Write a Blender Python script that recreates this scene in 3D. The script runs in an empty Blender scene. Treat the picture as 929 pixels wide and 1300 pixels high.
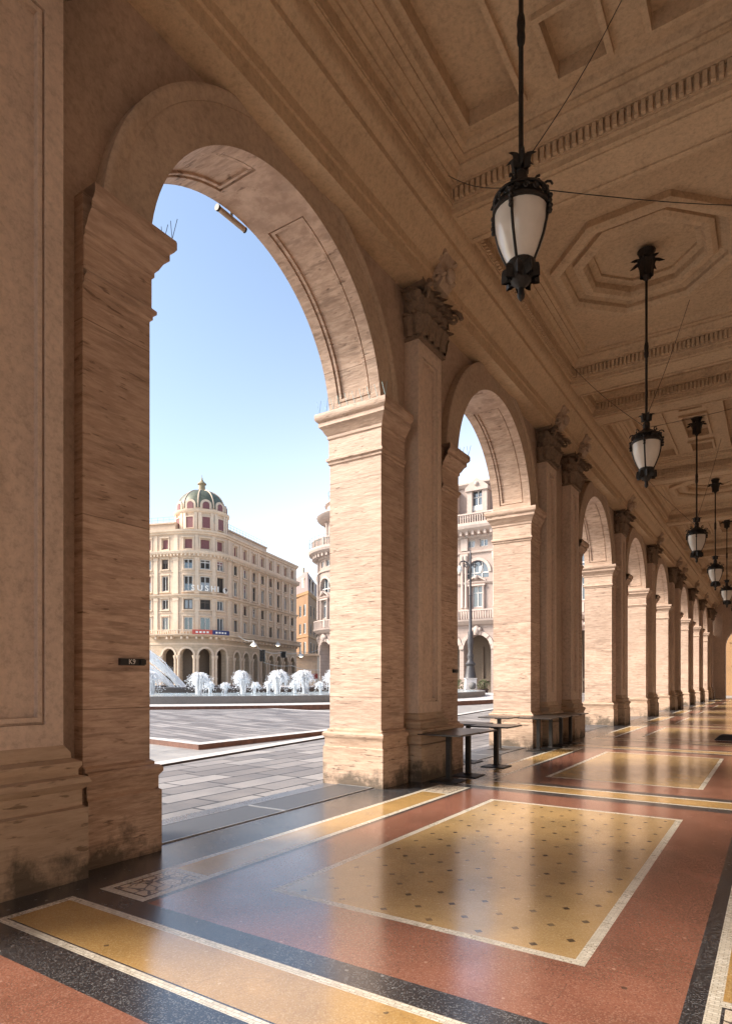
import bpy, bmesh, math, random
from mathutils import Vector, Matrix
random.seed(7)
PI = math.pi
C = bpy.context.scene.collection
R = math.radians

# ------------------------------------------------------------------ camera
F, CX, HY, EYE = 795.0, 464.5, 865.0, 1.55
TH = math.atan2(520.5, 795.0)
SN, CS = math.sin(TH), math.cos(TH)
def at(px, d, z=0.0):                       # a bearing in the photo at depth d -> world
    r = (px - CX) / F * d
    return Vector((-d * SN + r * CS, d * CS + r * SN, z))
cam = bpy.data.cameras.new('camera')
co = bpy.data.objects.new('camera', cam); C.objects.link(co)
co.location = (0, 0, EYE); co.rotation_euler = (PI / 2, 0, TH)
cam.sensor_fit = 'HORIZONTAL'; cam.sensor_width = 36; cam.lens = 36 * F / 929
cam.shift_y = 215 / 929; cam.clip_end = 3000; cam.clip_start = 0.05
bpy.context.scene.camera = co

# ------------------------------------------------------------------ materials
def mat(name):
    m = bpy.data.materials.new(name); m.use_nodes = True
    nt = m.node_tree; nt.nodes.clear()
    out = nt.nodes.new('ShaderNodeOutputMaterial'); b = nt.nodes.new('ShaderNodeBsdfPrincipled')
    nt.links.new(b.outputs[0], out.inputs[0])
    return m, nt, b
def N(nt, t, **kw):
    n = nt.nodes.new('ShaderNode' + t)
    for k, v in kw.items():
        if k.startswith('i_'):
            key = k[2:]; key = int(key) if key.isdigit() else key.replace('_', ' ')
            n.inputs[key].default_value = v
        else: setattr(n, k, v)
    return n
def pos(nt, scale=(1, 1, 1), loc=(0, 0, 0), rot=(0, 0, 0)):
    g = N(nt, 'NewGeometry'); mp = N(nt, 'Mapping')
    mp.inputs['Scale'].default_value = scale; mp.inputs['Location'].default_value = loc
    mp.inputs['Rotation'].default_value = rot
    nt.links.new(g.outputs['Position'], mp.inputs[0]); return mp.outputs[0]
def noise(nt, vec, scale, detail=5, rough=.55):
    n = N(nt, 'TexNoise', i_Scale=scale, i_Detail=detail, i_Roughness=rough)
    nt.links.new(vec, n.inputs['Vector']); return n.outputs[0]
def ramp(nt, fac, stops):
    r = N(nt, 'ValToRGB'); e = r.color_ramp.elements
    while len(e) < len(stops): e.new(.5)
    for k, (p, c) in enumerate(stops):
        e[k].position = p
        e[k].color = (*c, 1) if isinstance(c, tuple) else (c, c, c, 1)
    nt.links.new(fac, r.inputs[0]); return r.outputs[0]
def mix(nt, fac, a, b, mode='MIX'):
    m = N(nt, 'MixRGB', blend_type=mode)
    for k, v in ((0, fac), (1, a), (2, b)):
        if isinstance(v, (int, float)): m.inputs[k].default_value = v if k == 0 else (v, v, v, 1)
        elif isinstance(v, tuple): m.inputs[k].default_value = (*v, 1)
        else: nt.links.new(v, m.inputs[k])
    return m.outputs[0]
def mth(nt, op, a, b=0.0, c=None):
    m = N(nt, 'Math', operation=op)
    for k, v in enumerate((a, b, c)):
        if v is None: continue
        if isinstance(v, (int, float)): m.inputs[k].default_value = v
        else: nt.links.new(v, m.inputs[k])
    return m.outputs[0]
def bump(nt, b, h, strength=.3, dist=.02):
    n = N(nt, 'Bump', i_Strength=strength, i_Distance=dist)
    nt.links.new(h, n.inputs['Height']); nt.links.new(n.outputs[0], b.inputs['Normal'])
def sep(nt, v):
    s = N(nt, 'SeparateXYZ'); nt.links.new(v, s.inputs[0]); return s.outputs

def plain(name, col, rough=.6, metal=0, var=.15, scale=6):
    m, nt, b = mat(name)
    n = noise(nt, pos(nt), scale)
    lo = tuple(c * (1 - var) for c in col); hi = tuple(min(1, c * (1 + var)) for c in col)
    nt.links.new(ramp(nt, n, [(.3, lo), (.7, hi)]), b.inputs['Base Color'])
    b.inputs['Roughness'].default_value = rough; b.inputs['Metallic'].default_value = metal
    return m

def travertine(name, lo, hi, pit, dirt=True, course=0.0):
    m, nt, b = mat(name)
    g0 = N(nt, 'NewGeometry'); gz = sep(nt, g0.outputs['Position'])[2]
    cellz = mth(nt, 'FLOOR', mth(nt, 'DIVIDE', mth(nt, 'ADD', gz, .31), course or 3.0))
    wn0 = N(nt, 'TexWhiteNoise', noise_dimensions='1D'); nt.links.new(cellz, wn0.inputs['W'])
    sc0 = N(nt, 'VectorMath', operation='SCALE'); sc0.inputs['Scale'].default_value = 9.0; nt.links.new(wn0.outputs['Color'], sc0.inputs[0])
    ad0 = N(nt, 'VectorMath', operation='ADD'); nt.links.new(g0.outputs['Position'], ad0.inputs[0]); nt.links.new(sc0.outputs[0], ad0.inputs[1])
    def pos(nt, scale=(1, 1, 1), loc=(0, 0, 0)):
        mp = N(nt, 'Mapping'); mp.inputs['Scale'].default_value = scale; mp.inputs['Location'].default_value = loc
        nt.links.new(ad0.outputs[0], mp.inputs[0]); return mp.outputs[0]
    p1 = pos(nt, (2.4, 2.4, 16)); p2 = pos(nt, (9, 9, 60)); p3 = pos(nt, (6, 6, 34), (3, 5, 1))
    wob = noise(nt, pos(nt, (.8, .8, 2.2)), 1.0, 4)
    band = noise(nt, p1, 1.5, 9, .7); fine = noise(nt, p2, 1.0, 5, .6)
    mid = tuple((a + c) / 2 for a, c in zip(lo, hi))
    col = ramp(nt, band, [(.34, tuple(c * .85 for c in lo)), (.45, lo), (.52, mid), (.62, hi)])
    col = mix(nt, .3, col, ramp(nt, fine, [(.3, lo), (.65, hi)]))
    col = mix(nt, .35, col, ramp(nt, wob, [(.35, tuple(c * .72 for c in mid)), (.65, hi)]))
    streak = ramp(nt, noise(nt, pos(nt, (1.3, 1.3, 17), (5, 2, 7)), 1.5, 6, .6), [(.52, 0.0), (.62, 1.0)])
    area = ramp(nt, noise(nt, pos(nt, (.7, .7, 1.6), (9, 4, 2)), 1.2, 4), [(.36, 0.0), (.52, 1.0)])
    col = mix(nt, mth(nt, 'MULTIPLY', mix(nt, 1.0, streak, area, 'MULTIPLY'), .48), col, tuple(c * .5 for c in lo))
    pits = ramp(nt, noise(nt, p3, 1.0, 3, .5), [(.60, 0.0), (.68, 1.0)])
    gate = ramp(nt, noise(nt, pos(nt, (.9, .9, 4)), 1.3, 3), [(.46, 0.0), (.56, 1.0)])
    pits = mix(nt, 1.0, pits, gate, 'MULTIPLY')
    col = mix(nt, mth(nt, 'MULTIPLY', pits, .75), col, pit)
    g = N(nt, 'NewGeometry'); z = sep(nt, g.outputs['Position'])[2]
    if course:                                       # joints between stone courses
        fr = mth(nt, 'FRACT', mth(nt, 'DIVIDE', mth(nt, 'ADD', z, .31), course))
        j = mth(nt, 'LESS_THAN', fr, .009 / course)
        col = mix(nt, mth(nt, 'MULTIPLY', j, .7), col, pit)
        cell = mth(nt, 'FLOOR', mth(nt, 'DIVIDE', mth(nt, 'ADD', z, .31), course))
        wn = N(nt, 'TexWhiteNoise', noise_dimensions='1D'); nt.links.new(cell, wn.inputs['W'])
        col = mix(nt, mth(nt, 'MULTIPLY', wn.outputs[0], .3), col, tuple(c * .6 for c in mid))
    if dirt:                                         # splash stains and mould above the paving
        dn = noise(nt, pos(nt, (1, 1, .8)), 2.6, 7, .68)
        lim = mth(nt, 'MULTIPLY_ADD', dn, 1.45, -.5)
        k = ramp(nt, mth(nt, 'SUBTRACT', lim, z), [(-.0, 0.0), (.22, 1.0)])
        col = mix(nt, mth(nt, 'MULTIPLY', k, .8), col, (.035, .028, .017))
    nt.links.new(col, b.inputs['Base Color'])
    b.inputs['Roughness'].default_value = .62
    h = mix(nt, .5, fine, mix(nt, 1.0, band, pits, 'SUBTRACT'))
    bump(nt, b, h, .6, .014)
    return m

def plaster(name, col, var=.3, bstr=.25, mot=.4, stain=(.1, .07, .05)):
    m, nt, b = mat(name)
    n1 = noise(nt, pos(nt), .9, 7, .65); n2 = noise(nt, pos(nt), 28, 4, .7); n3 = noise(nt, pos(nt, (1, 1, .35)), 2.3, 6, .6)
    lo = tuple(c * (1 - var) for c in col); hi = tuple(min(1, c * (1 + var)) for c in col)
    c = ramp(nt, n1, [(.32, lo), (.68, hi)])
    c = mix(nt, mot, c, ramp(nt, n2, [(.3, lo), (.7, hi)]))
    c = mix(nt, mth(nt, 'MULTIPLY', ramp(nt, n3, [(.55, 0.0), (.75, 1.0)]), .4), c, stain)
    n4 = noise(nt, pos(nt, (1, 1, 1), (4, 1, 6)), 15, 8, .74)
    c = mix(nt, .34, c, ramp(nt, n4, [(.36, tuple(x * .55 for x in lo)), (.5, col), (.62, hi)]))
    nt.links.new(c, b.inputs['Base Color']); b.inputs['Roughness'].default_value = .8
    bump(nt, b, mix(nt, .5, n2, n4), bstr * 1.6, .014)
    return m

def terrazzo(name, base, chips, dots=False, rough=.2, floral=False, mosaic=False, blotch=.25, wear=.6):
    m, nt, b = mat(name)
    v = N(nt, 'TexVoronoi', i_Scale=150.0); nt.links.new(pos(nt), v.inputs['Vector'])
    v2 = N(nt, 'TexVoronoi', i_Scale=26.0); nt.links.new(pos(nt, loc=(1, 2, 0)), v2.inputs['Vector'])
    cs = sep(nt, v.outputs['Color']); c2 = sep(nt, v2.outputs['Color'])
    n1 = noise(nt, pos(nt), 1.2, 6, .6)
    lo = tuple(c * (1 - blotch) for c in base); hi = tuple(min(1, c * (1 + blotch)) for c in base)
    col = ramp(nt, n1, [(.3, lo), (.7, hi)])
    col = mix(nt, mth(nt, 'MULTIPLY', mth(nt, 'GREATER_THAN', cs[0], .78), .32), col, chips[0])
    col = mix(nt, mth(nt, 'MULTIPLY', mth(nt, 'LESS_THAN', cs[1], .16), .35), col, chips[1])
    big = mth(nt, 'MULTIPLY', mth(nt, 'GREATER_THAN', c2[0], .975), mth(nt, 'LESS_THAN', v2.outputs['Distance'], .28))
    col = mix(nt, mth(nt, 'MULTIPLY', big, .6), col, chips[0])
    if dots:
        s = .345
        x, y, _ = sep(nt, pos(nt))
        def lat(ox, oy):
            fx = mth(nt, 'ABSOLUTE', mth(nt, 'SUBTRACT', mth(nt, 'FRACT', mth(nt, 'DIVIDE', mth(nt, 'ADD', x, ox), s)), .5))
            fy = mth(nt, 'ABSOLUTE', mth(nt, 'SUBTRACT', mth(nt, 'FRACT', mth(nt, 'DIVIDE', mth(nt, 'ADD', y, oy), s)), .5))
            return mth(nt, 'LESS_THAN', mth(nt, 'ADD', fx, fy), .085)
        k = mth(nt, 'MAXIMUM', lat(20.0, 10.0), lat(20 + s / 2, 10 + s / 2))
        fade = ramp(nt, noise(nt, pos(nt), 3.1, 3), [(.35, .55), (.6, 1.0)])
        col = mix(nt, mth(nt, 'MULTIPLY', k, fade), col, (.03, .022, .016))
    if floral:
        w = N(nt, 'TexVoronoi', i_Scale=9.0, feature='DISTANCE_TO_EDGE'); nt.links.new(pos(nt), w.inputs['Vector'])
        f2 = noise(nt, pos(nt), 11, 3)
        col = mix(nt, mth(nt, 'LESS_THAN', mth(nt, 'MULTIPLY', w.outputs[0], f2), .028), col, (.05, .035, .03))
    if mosaic:
        br = N(nt, 'TexBrick', i_Scale=1.0); br.inputs['Brick Width'].default_value = .045; br.inputs['Row Height'].default_value = .022
        br.inputs['Mortar Size'].default_value = .0016; br.offset = .5
        br.inputs['Color1'].default_value = (1, 1, 1, 1); br.inputs['Color2'].default_value = (.72, .7, .66, 1); br.inputs['Mortar'].default_value = (.35, .32, .28, 1)
        nt.links.new(pos(nt), br.inputs['Vector'])
        col = mix(nt, 1.0, col, br.outputs[0], 'MULTIPLY')
    v5 = N(nt, 'TexVoronoi', i_Scale=3.4); nt.links.new(pos(nt, loc=(3, 8, 0)), v5.inputs['Vector'])
    c5 = sep(nt, v5.outputs['Color']); fl5 = noise(nt, pos(nt), 24, 3)
    spot = mth(nt, 'MULTIPLY', mth(nt, 'GREATER_THAN', c5[1], .62), mth(nt, 'LESS_THAN', mth(nt, 'ADD', v5.outputs['Distance'], mth(nt, 'MULTIPLY', fl5, .09)), .095))
    col = mix(nt, mth(nt, 'MULTIPLY', spot, .7), col, (.03, .024, .02))
    grime = ramp(nt, noise(nt, pos(nt, loc=(7, 3, 0)), 1.7, 8, .7), [(.45, 0.0), (.72, 1.0)])
    col = mix(nt, mth(nt, 'MULTIPLY', grime, .3), col, tuple(c * .5 for c in base))
    # hairline cracks and dull foot-worn patches
    ck = N(nt, 'TexVoronoi', i_Scale=.42, feature='DISTANCE_TO_EDGE')
    wv = N(nt, 'VectorMath', operation='ADD'); nz = N(nt, 'TexNoise', i_Scale=1.7, i_Detail=4)
    nt.links.new(pos(nt), nz.inputs['Vector']); nt.links.new(pos(nt), wv.inputs[0]); nt.links.new(nz.outputs['Color'], wv.inputs[1])
    nt.links.new(wv.outputs[0], ck.inputs['Vector'])
    crack = mth(nt, 'LESS_THAN', ck.outputs[0], .0028)
    col = mix(nt, mth(nt, 'MULTIPLY', crack, .12), col, (.02, .018, .016))
    nt.links.new(col, b.inputs['Base Color'])
    sc = noise(nt, pos(nt), 2.2, 6, .65); sc2 = noise(nt, pos(nt), 38, 3, .6)
    rr = mix(nt, .3, ramp(nt, sc, [(.3, rough * (1 - .35 * wear)), (.75, rough * (1 + wear))]), ramp(nt, sc2, [(.35, rough * .7), (.75, rough * 1.8)]))
    nt.links.new(rr, b.inputs['Roughness'])
    b.inputs['IOR'].default_value = 2.4
    hb = mix(nt, .5, noise(nt, pos(nt), 5, 3), noise(nt, pos(nt), 90, 2))
    bump(nt, b, hb, .06, .006)
    return m

def paving(name, c1, c2, w, h, mort, rough=.55, rot=0.0):
    m, nt, b = mat(name)
    br = N(nt, 'TexBrick', i_Scale=1.0); br.offset = .43; br.squash = 1.25; br.squash_frequency = 3
    br.inputs['Brick Width'].default_value = w; br.inputs['Row Height'].default_value = h
    br.inputs['Mortar Size'].default_value = .02; br.inputs['Mortar Smooth'].default_value = .2
    br.inputs['Color1'].default_value = (*c1, 1); br.inputs['Color2'].default_value = (*c2, 1); br.inputs['Mortar'].default_value = (*mort, 1)
    nt.links.new(pos(nt, rot=(0, 0, rot)), br.inputs['Vector'])
    n = noise(nt, pos(nt), 1.1, 7, .65); n2 = noise(nt, pos(nt), 30, 4, .7)
    c = mix(nt, .75, br.outputs[0], ramp(nt, n, [(.3, .45), (.7, 1.0)]), 'MULTIPLY')
    c = mix(nt, .35, c, ramp(nt, n2, [(.3, .45), (.7, 1.0)]), 'MULTIPLY')
    nt.links.new(c, b.inputs['Base Color'])
    nt.links.new(ramp(nt, n, [(.3, rough * .75), (.7, min(1, rough * 1.3))]), b.inputs['Roughness'])
    bump(nt, b, mix(nt, .4, br.outputs[1], n2), -.35, .012)
    return m

M = {}
M['trav'] = travertine('travertine', (.355, .228, .158), (.665, .495, .382), (.12, .065, .035), course=1.62)
M['trav_base'] = travertine('travertine_base', (.34, .215, .14), (.61, .44, .32), (.09, .05, .03))
M['stone'] = plaster('pilaster_stone', (.57, .445, .355), .24)
M['stone_base'] = travertine('pilaster_base_stone', (.38, .27, .18), (.50, .37, .26), (.14, .09, .05))
M['spandrel'] = plaster('spandrel_stone', (.40, .30, .23), .28)
M['arch'] = plaster('archivolt_stone', (.45, .345, .26), .25)
M['ceil'] = plaster('ceiling_plaster', (.55, .405, .265), .24, .5, .55)
M['cap'] = plaster('dark_gilt_capital', (.21, .15, .105), .45, 1.0, .6, (.04, .028, .02))
M['iron'] = plain('wrought_iron', (.030, .026, .023), .5, .5, .4, 40)
M['milk'] = plain('milk_glass', (.66, .60, .53), .16, 0, .08, 5)
M['red'] = terrazzo('red_terrazzo', (.235, .096, .062), [(.44, .27, .20), (.10, .038, .028)], rough=.15)
M['ochre'] = terrazzo('ochre_terrazzo', (.42, .25, .085), [(.62, .47, .25), (.22, .12, .045)], rough=.15)
M['ochre_dots'] = terrazzo('ochre_dotted_terrazzo', (.43, .275, .115), [(.62, .48, .28), (.24, .14, .06)], dots=True, rough=.15)
M['black'] = terrazzo('black_terrazzo', (.020, .021, .025), [(.30, .30, .30), (.006, .006, .006)], rough=.2)
M['white'] = terrazzo('white_mosaic', (.72, .66, .55), [(.85, .8, .7), (.5, .42, .32)], rough=.26, mosaic=True, blotch=.12)
M['floral'] = terrazzo('floral_mosaic', (.62, .52, .40), [(.5, .36, .24), (.12, .08, .06)], rough=.24, floral=True)
M['slate'] = terrazzo('grey_slate', (.085, .085, .095), [(.2, .2, .21), (.03, .03, .03)], rough=.26)
M['pave'] = paving('piazza_stone', (.41, .38, .36), (.20, .18, .17), 1.05, .46, (.018, .016, .014), .5, PI / 2)
M['pave2'] = paving('platform_stone', (.38, .35, .335), (.16, .14, .135), 1.7, .36, (.018, .016, .015), .5, .3)
M['road'] = paving('road_stone', (.42, .40, .375), (.37, .35, .33), .5, .5, (.30, .29, .29), .5, .1)
M['kerb'] = plain('pale_kerb', (.50, .48, .46), .6)
M['riser'] = plain('reddish_riser', (.14, .065, .045), .7, 0, .3)
M['gutter'] = plain('dark_gutter', (.05, .035, .03), .7)
M['basin'] = plaster('basin_granite', (.155, .145, .14), .2)
M['mat'] = None
def matmat():
    m, nt, b = mat('ribbed_grate')
    x = sep(nt, pos(nt))[1]
    w = mth(nt, 'FRACT', mth(nt, 'DIVIDE', x, .03))
    k = mth(nt, 'LESS_THAN', w, .4)
    nt.links.new(mix(nt, k, (.10, .10, .105), (.028, .028, .03)), b.inputs['Base Color'])
    b.inputs['Roughness'].default_value = .42
    bump(nt, b, k, -.6, .006)
    return m
M['mat'] = matmat()
M['steel'] = plain('steel_edge', (.45, .44, .43), .35, .8)

# ------------------------------------------------------------------ mesh helpers
class MB:
    def __init__(s): s.v, s.f, s.m = [], [], []
    def face(s, pts, mi=0):
        n = len(s.v); s.v += [tuple(p) for p in pts]; s.f.append(tuple(range(n, n + len(pts)))); s.m.append(mi)
    def grid(s, rows, closed=False, mi=0, flip=False):        # rows of equal length -> quads
        n = len(s.v); k = len(rows[0])
        for r in rows: s.v += [tuple(p) for p in r]
        for i in range(len(rows) - 1):
            for j in range(k if closed else k - 1):
                q = (n + i * k + j, n + i * k + (j + 1) % k, n + (i + 1) * k + (j + 1) % k, n + (i + 1) * k + j)
                s.f.append(q[::-1] if flip else q); s.m.append(mi)
    def box(s, x0, x1, y0, y1, z0, z1, mi=0):
        x0, x1 = sorted((x0, x1)); y0, y1 = sorted((y0, y1)); z0, z1 = sorted((z0, z1))
        n = len(s.v)
        s.v += [(x0, y0, z0), (x1, y0, z0), (x1, y1, z0), (x0, y1, z0), (x0, y0, z1), (x1, y0, z1), (x1, y1, z1), (x0, y1, z1)]
        for q in ((0, 3, 2, 1), (4, 5, 6, 7), (0, 1, 5, 4), (1, 2, 6, 5), (2, 3, 7, 6), (3, 0, 4, 7)):
            s.f.append(tuple(n + i for i in q)); s.m.append(mi)
    def lathe(s, prof, cx=0, cy=0, n=16, mi=0, rot=0.0, cap=True):
        rows = [[(cx + r * math.cos(rot + 2 * PI * k / n), cy + r * math.sin(rot + 2 * PI * k / n), z) for k in range(n)] for r, z in prof]
        s.grid(rows, True, mi)
        if cap:
            s.face(rows[0][::-1], mi); s.face(rows[-1], mi)
    def tube(s, pts, r, n=6, mi=0, taper=None):
        pts = [Vector(p) for p in pts]; rows = []
        up = Vector((0, 0, 1)); prev = None
        for i, p in enumerate(pts):
            t = (pts[min(i + 1, len(pts) - 1)] - pts[max(i - 1, 0)]).normalized()
            if prev is None:
                a = t.cross(up)
                if a.length < .05: a = t.cross(Vector((1, 0, 0)))
            else: a = prev - t * prev.dot(t)
            a.normalize(); prev = a; bb = t.cross(a)
            rr = r[i] if isinstance(r, (list, tuple)) else r
            rows.append([p + (a * math.cos(2 * PI * k / n) + bb * math.sin(2 * PI * k / n)) * rr for k in range(n)])
        s.grid(rows, True, mi); s.face(rows[0][::-1], mi); s.face(rows[-1], mi)
    def sphere(s, c, r, n=10, m=6, mi=0, sq=(1, 1, 1)):
        rows = []
        for i in range(m + 1):
            a = -PI / 2 + PI * i / m
            rows.append([(c[0] + sq[0] * r * math.cos(a) * math.cos(2 * PI * k / n), c[1] + sq[1] * r * math.cos(a) * math.sin(2 * PI * k / n), c[2] + sq[2] * r * math.sin(a)) for k in range(n)])
        s.grid(rows, True, mi)
    def build(s, name, mats, parent=None, off=(0, 0, 0), smooth=False, clean=True):
        me = bpy.data.meshes.new(name)
        me.from_pydata([(x - off[0], y - off[1], z - off[2]) for x, y, z in s.v], [], s.f)
        mats = mats if isinstance(mats, (list, tuple)) else [mats]
        for m in mats: me.materials.append(m)
        me.polygons.foreach_set('material_index', s.m)
        if clean:
            bm = bmesh.new(); bm.from_mesh(me)
            bmesh.ops.remove_doubles(bm, verts=bm.verts, dist=1e-4)
            bmesh.ops.recalc_face_normals(bm, faces=bm.faces)
            bm.to_mesh(me); bm.free()
        if smooth:
            me.polygons.foreach_set('use_smooth', [True] * len(me.polygons))
            if smooth != 'all': me.set_sharp_from_angle(angle=R(38))
        o = bpy.data.objects.new(name, me); C.objects.link(o)
        if parent: o.parent = parent
        return o
def relief(mb, fn, us, vs, hf, mi=0):                 # stepped relief: cells at their own height and the step walls between them
    H = [[hf((us[i] + us[i + 1]) / 2, (vs[j] + vs[j + 1]) / 2) for j in range(len(vs) - 1)] for i in range(len(us) - 1)]
    for i in range(len(us) - 1):
        for j in range(len(vs) - 1):
            h = H[i][j]
            if h is None: continue
            a, b2, c, d = us[i], us[i + 1], vs[j], vs[j + 1]
            mb.face([fn(a, c, h), fn(b2, c, h), fn(b2, d, h), fn(a, d, h)], mi)
            if i + 1 < len(us) - 1 and H[i + 1][j] is not None and abs(H[i + 1][j] - h) > 1e-6:
                k = H[i + 1][j]; mb.face([fn(b2, c, h), fn(b2, d, h), fn(b2, d, k), fn(b2, c, k)], mi)
            if j + 1 < len(vs) - 1 and H[i][j + 1] is not None and abs(H[i][j + 1] - h) > 1e-6:
                k = H[i][j + 1]; mb.face([fn(a, d, h), fn(b2, d, h), fn(b2, d, k), fn(a, d, k)], mi)
def sweep(mb, path, prof, closed=False, mi=0):         # prof: (out, z); path: list of (x, y, nx, ny) mitred outward vectors
    rows = [[(x + nx * o, y + ny * o, z) for o, z in prof] for x, y, nx, ny in path]
    if closed: rows.append(rows[0])
    mb.grid(rows, False, mi)
def rectpath(x0, x1, y0, y1):                          # outward mitres of a rectangle
    return [(x0, y0, -1, -1), (x1, y0, 1, -1), (x1, y1, 1, 1), (x0, y1, -1, 1)]

def empty(name, loc, label, cat, group=None, rz=0):
    o = bpy.data.objects.new(name, None); C.objects.link(o); o.location = loc; o.rotation_euler = (0, 0, rz)
    o.empty_display_size = .2
    tag(o, label, cat, group); return o
def tag(o, label=None, cat=None, group=None, kind=None):
    if label: o['label'] = label
    if cat: o['category'] = cat
    if group: o['group'] = group
    if kind: o['kind'] = kind
    return o
def copy_tree(o, loc, label):
    r = o.copy(); C.objects.link(r); r.location = loc; r['label'] = label
    for ch in [x for x in C.objects if x.parent == o]:
        c = ch.copy(); C.objects.link(c); c.parent = r
        for g in [x for x in C.objects if x.parent == ch]:
            d = g.copy(); C.objects.link(d); d.parent = c
    return r

# ------------------------------------------------------------------ arcade layout
XF, XB = -4.78, -5.70            # gallery face and piazza face of the piers
starts = [7.7, 14.3, 22.9, 29.7, 36.5, 45.5, 52.3, 59.1]
piers = [(-7.7, -2.9)]           # (near edge, far edge) along the arcade
piers.append((1.1, 3.7))
for i, s0 in enumerate(starts):
    e = (starts[i + 1] - 4.0) if i + 1 < len(starts) else 63.9
    piers.append((s0, e))
arches = [(piers[i][1] + piers[i + 1][0]) / 2 for i in range(len(piers) - 1)]     # arches[0] is beside the camera
ZI, ZC, RA = 5.60, 5.42, 2.0     # impost top, arch centre, arch radius
SW = .66                         # width of the plain strip beside each opening
def pilasters(y0, y1):
    return [(y0 + y1) / 2] if y1 - y0 < 3.5 else [y0 + 1.22, y1 - 1.22]
beams = [(y, i) for i, p in enumerate(piers) for y in pilasters(*p)]

BASE = [(.075, 0), (.075, .56), (.055, .575), (.055, .685), (.062, .70), (.085, .73), (.085, .765), (.062, .79), (.03, .795), (.03, .82), (0, .84)]
IMP = [(0, 4.83), (.02, 4.85), (.02, 4.88), (.045, 4.90), (.045, 4.93), (.012, 4.96), (.012, 5.22), (.03, 5.24), (.03, 5.28), (.055, 5.31), (.085, 5.37), (.125, 5.41), (.125, 5.47), (.15, 5.49), (.17, 5.52), (.17, 5.58), (.165, 5.60)]
PB = [(.10, 0), (.10, .56), (.075, .575), (.075, .70), (.10, .73), (.115, .76), (.10, .80), (.06, .815), (.06, .86), (.075, .89), (.075, .92), (.03, .95), (.03, .99), (0, 1.05)]

def leaf(mb, b, out, side, w, h, curl, n=7):
    rows = []
    for i in range(n):
        t = i / (n - 1)
        z = h * math.sin(min(1, t * 1.15) * PI / 2) - (max(0, t - .78) * h * .9)
        o = .02 + curl * t ** 2.6
        ww = w * (.55 + .75 * math.sin(PI * min(1, t * .85 + .1))) * (1 - .75 * max(0, t - .6) / .4) * .5
        ww *= 1 + .16 * (i % 2)
        c = Vector(b) + Vector(out) * o + Vector((0, 0, z))
        S = Vector(side) * ww; rows.append([c - S - Vector(out) * .025, c - S * .45 + Vector(out) * .012, c + Vector(out) * .03, c + S * .45 + Vector(out) * .012, c + S - Vector(out) * .025])
    mb.grid(rows)
    mb.grid([[Vector(p) - Vector(out) * .035 for p in r] for r in rows])

def capital_mesh(yc, z0, z1, w, xb, xf):
    mb = MB(); h = z1 - z0
    mb.box(xb, xf + .01, yc - w / 2 + .02, yc + w / 2 - .02, z0, z0 + h * .86)
    mb.box(xb, xf + .03, yc - w / 2 - .02, yc + w / 2 + .02, z0 - .05, z0)
    for row, (zz, hh, cu, k0, cnt) in enumerate(((z0, h * .40, .17, 0, 4), (z0 + h * .20, h * .44, .22, .5, 3), (z0 + h * .40, h * .42, .25, 0, 4))):
        for k in range(cnt):
            yy = yc - w / 2 + (k + .5 + k0) * w / 4
            leaf(mb, (xf + .03, yy, zz), (1, 0, 0), (0, 1, 0), w / 4 * 1.15, hh, cu)
        for s in (-1, 1):
            for xx in ((xf - .04, xf - .19) if row != 1 else (xf - .115,)): leaf(mb, (xx, yc + s * (w / 2 + .02), zz), (0, s, 0), (1, 0, 0), .17, hh, cu)
    for s in (-1, 1):                                    # corner volutes
        c = Vector((xf + .16, yc + s * (w / 2 + .06), z0 + h * .76))
        pts = []
        for k in range(15):
            a = k * .62; r = .14 * (1 - k / 16)
            pts.append(c + Vector((.707, s * .707, 0)) * r * math.cos(a) + Vector((0, 0, r * math.sin(a))))
        mb.tube(pts, [.04 - .0015 * k for k in range(15)], 6)
        leaf(mb, (xf + .0, yc + s * (w / 2 - .04), z0 + h * .35), (.707, s * .707, 0), (-.707 * s, .707, 0), .2, h * .42, .2)
    mb.sphere((xf + .12, yc, z0 + h * .84), .075, 8, 5)
    sweepbox = [(xb, yc - w / 2 - .07), (xf + .11, yc - w / 2 - .13), (xf + .08, yc - w / 4), (xf + .06, yc), (xf + .08, yc + w / 4), (xf + .11, yc + w / 2 + .13), (xb, yc + w / 2 + .07)]
    za, zb = z0 + h * .86, z1
    mb.face([(x, y, za) for x, y in sweepbox][::-1]); mb.face([(x, y, zb) for x, y in sweepbox])
    mb.grid([[(x, y, za) for x, y in sweepbox], [(x, y, zb) for x, y in sweepbox]], True)
    return mb
def bracket_mesh(yc, x):                                   # carved scroll block above a capital
    mb = MB()
    prof = [(-.02, 7.74), (.10, 7.76), (.16, 7.84), (.18, 7.93), (.15, 8.02), (.14, 8.10), (.18, 8.18), (.22, 8.24), (.22, 8.30), (-.02, 8.32)]
    a = [(x + o, yc - .16, z) for o, z in prof]; b2 = [(x + o, yc + .16, z) for o, z in prof]
    mb.grid([a, b2], True); mb.face(a); mb.face(b2[::-1])
    for s in (-1, 1):
        for zc, r0, xo in ((8.20, .12, .10), (7.90, .10, .09)):
            mb.tube([(x + xo + r0 * (1 - k / 15) * math.cos(k * .65), yc + s * (.17 + .01 * k / 3), zc + r0 * (1 - k / 15) * math.sin(k * .65)) for k in range(14)], [.045 - .002 * k for k in range(14)], 6)
    mb.sphere((x + .22, yc, 7.95), .1, 10, 6, sq=(.8, 1, 1.2))
    return mb

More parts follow.
